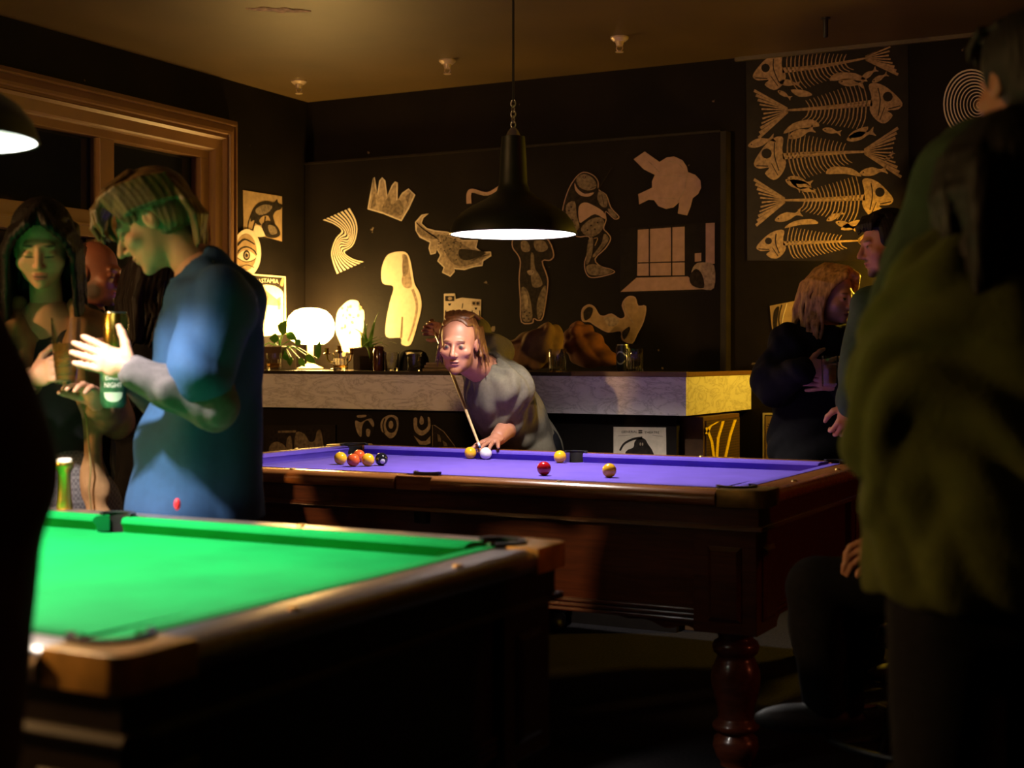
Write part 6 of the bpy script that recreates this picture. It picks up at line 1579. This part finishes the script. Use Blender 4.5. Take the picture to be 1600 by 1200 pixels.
# 9 tall person behind the puffer jacket
Zt = 2.72
m_dg = M('dark_green_coat', (0.016, 0.034, 0.012), 0.85, var=0.25, scale=20, bump=0.1, bscale=120)
hd = Head(P(1604, 132, Zt), camdir(-0.30, -0.12, 0.95), up_, 1.02)
figure('tall person in a dark green coat behind the olive jacket, head turned aside', hd, P(1610, 220, Zt), P(1600, 420, Zt), P(1595, 760, Zt), P(1520, 300, Zt-0.02), P(1690, 300, Zt+0.05),
       (P(1462, 490, Zt), P(1540, 560, Zt-0.12)), (P(1740, 520, Zt), P(1660, 560, Zt-0.1)), camdir(-0.7, 0, -0.5), (0.30, 0.12, 0.07), (0.008, 0.006, 0.005), 'short', None, m_dg,
       hands=[hand(P(1540, 560, Zt-0.12), camdir(1, 0, 0), up_, camdir(0, 0, 1), (0.5,)*4), hand(P(1660, 560, Zt-0.1), camdir(-1, 0, 0), up_, camdir(0, 0, 1), (0.5,)*4)], seed=25, g=0.05, amp=0.018, freq=4.5, jname='coat',
       jk_extra=[U(Cone(P(1515, 285, Zt), P(1455, 440, Zt), 0.085, 0.075), 0.05), U(Cone(P(1455, 440, Zt), P(1425, 490, Zt), 0.07, 0.05), 0.05)])

# 10 person on a stool between the tables
Ze = 3.95
hd = Head(P(1545, 470, Ze), camdir(-0.8, -0.1, 0.5), up_, 1.0)
pel = P(1470, 905, Ze)
kn1, kn2 = P(1275, 918, Ze-0.05), P(1300, 935, Ze+0.16)
an1, an2 = P(1288, 1098, Ze-0.05), P(1318, 1098, Ze+0.16)
legs10 = [(pel+camdir(0, 0, -1)*0.09, kn1, an1), (pel+camdir(0, 0, 1)*0.09, kn2, an2)]
figure('person in dark clothes sitting on a bar stool with knees towards the purple table', hd, P(1525, 560, Ze), P(1500, 700, Ze), pel, P(1505, 610, Ze-0.18), P(1520, 610, Ze+0.18),
       (P(1490, 760, Ze-0.22), P(1400, 850, Ze-0.15)), (P(1500, 760, Ze+0.22), P(1405, 855, Ze+0.15)), camdir(-1, 0, 0), (0.4, 0.2, 0.13), (0.01, 0.008, 0.006), 'short', None, m_black_cloth,
       hands=[hand(P(1400, 850, Ze-0.15), camdir(-1, -0.3, 0.2), up_, V((0, 0, -1)), (0.4,)*4), hand(P(1405, 855, Ze+0.15), camdir(-1, -0.3, -0.2), up_, V((0, 0, -1)), (0.4,)*4)], seed=31, legs=legs10, shoes=True)
sp_ = V((pel.x, pel.y, 0)); sh_ = pel.z-0.14
stl = empty('bar_stool', sp_, label='dark bar stool under the seated person between the pool tables', cat='stool')
b_ = B(); b_.lathe([(0, sh_-0.05), (0.16, sh_-0.05), (0.175, sh_-0.03), (0.17, sh_-0.005), (0, sh_)], n=28); b_.build('seat', m_dark, stl, True)
fz = an1.z-0.087
for k in range(4):
    a = math.pi/4 + k*math.pi/2; b_ = B(); b_.tube([(0.11*math.cos(a), 0.11*math.sin(a), sh_-0.04), (0.24*math.cos(a), 0.24*math.sin(a), 0.0)], 0.016, 10); b_.build('leg', m_dark, stl, True)
rf = (V((an1.x, an1.y, 0))-sp_).length - 0.01
b_ = B(); b_.tube([(rf*math.cos(t), rf*math.sin(t), fz-0.010) for t in [2*math.pi*i/32 for i in range(33)]], 0.010, 8); b_.build('foot_ring', m_black, stl, True)
for k in range(4):
    a = math.pi/4 + k*math.pi/2; r0 = 0.11+0.13*(sh_-fz)/sh_
    b_ = B(); b_.tube([(r0*math.cos(a), r0*math.sin(a), fz-0.010), (rf*math.cos(a), rf*math.sin(a), fz-0.010)], 0.008, 8); b_.build('spoke', m_black, stl, True)

# 11 dark figure at the near end of the green table
Zl = 1.74
m_lc = M('dark_olive_coat', (0.016, 0.013, 0.006), 0.9, var=0.3, scale=15)
hd = Head(P(-290, 150, Zl), camdir(-0.2, -0.1, 0.95), up_, 1.0)
figure('person in a dark coat standing at the near end of the green table', hd, P(-290, 275, Zl), P(-285, 480, Zl), P(-240, 900, Zl), P(-150, 405, Zl), P(-430, 405, Zl),
       (P(-20, 745, Zl-0.03), P(-60, 930, Zl+0.05)), (P(-480, 740, Zl), P(-400, 930, Zl+0.1)), camdir(0, 0, 1), (0.4, 0.22, 0.15), (0.01, 0.007, 0.005), 'short', None, m_lc,
       hands=[hand(P(-60, 930, Zl+0.05), V((0, 0, -1)), camdir(0, 0, 1), camdir(-1, 0, 0), (0.4,)*4), hand(P(-400, 930, Zl+0.1), V((0, 0, -1)), camdir(0, 0, 1), camdir(1, 0, 0), (0.4,)*4)], seed=41, g=0.03, jname='coat',
       jk_extra=[U(Cone(P(-160, 700, Zl), P(-140, 1150, Zl), 0.16, 0.135), 0.05)], amp=0.006)

# ------------------------------------------------------------------ coats heaped on the ledge
def heap(label, spec, mat, seed, b0):
    base = L(spec[0][0], b0); Rw = axes(V((1, 0, 0)), V((0, 1, 0)), up_); it = []
    for px, py, rx, rz in spec:
        p = on_b(px, py, b0); it.append(U(Ell(p, (rx, 0.11, rz), Rw), 0.05))
    it.append(X(Box(V((base.x, base.y, LZ-0.2)), (1.5, 1.0, 0.2), Rw), 0.006))
    vs, f = field_mesh(it, 0.009); vs = folds(vs, f, 0.022, 8.0, seed, (1, 1, 0.7)); vs[:, 2] = np.maximum(vs[:, 2], LZ+0.001)
    o = to_obj('coat', [(vs, f)], base, mat); return tag(o, label, 'coat', 'coats heaped on the ledge')
heap('tan coat heaped on the ledge behind the player', [(815, 553, 0.10, 0.085), (840, 545, 0.10, 0.10), (858, 535, 0.065, 0.11), (800, 560, 0.06, 0.05)], M('tan_coat', (0.16, 0.085, 0.035), 0.9, var=0.35, scale=14), 51, LB+0.36)
heap('red-brown coat heaped beside the cut tumbler on the ledge', [(905, 535, 0.075, 0.11), (922, 545, 0.08, 0.085), (942, 560, 0.08, 0.045)], M('rust_coat', (0.12, 0.035, 0.014), 0.9, var=0.35, scale=14), 57, LB+0.56)
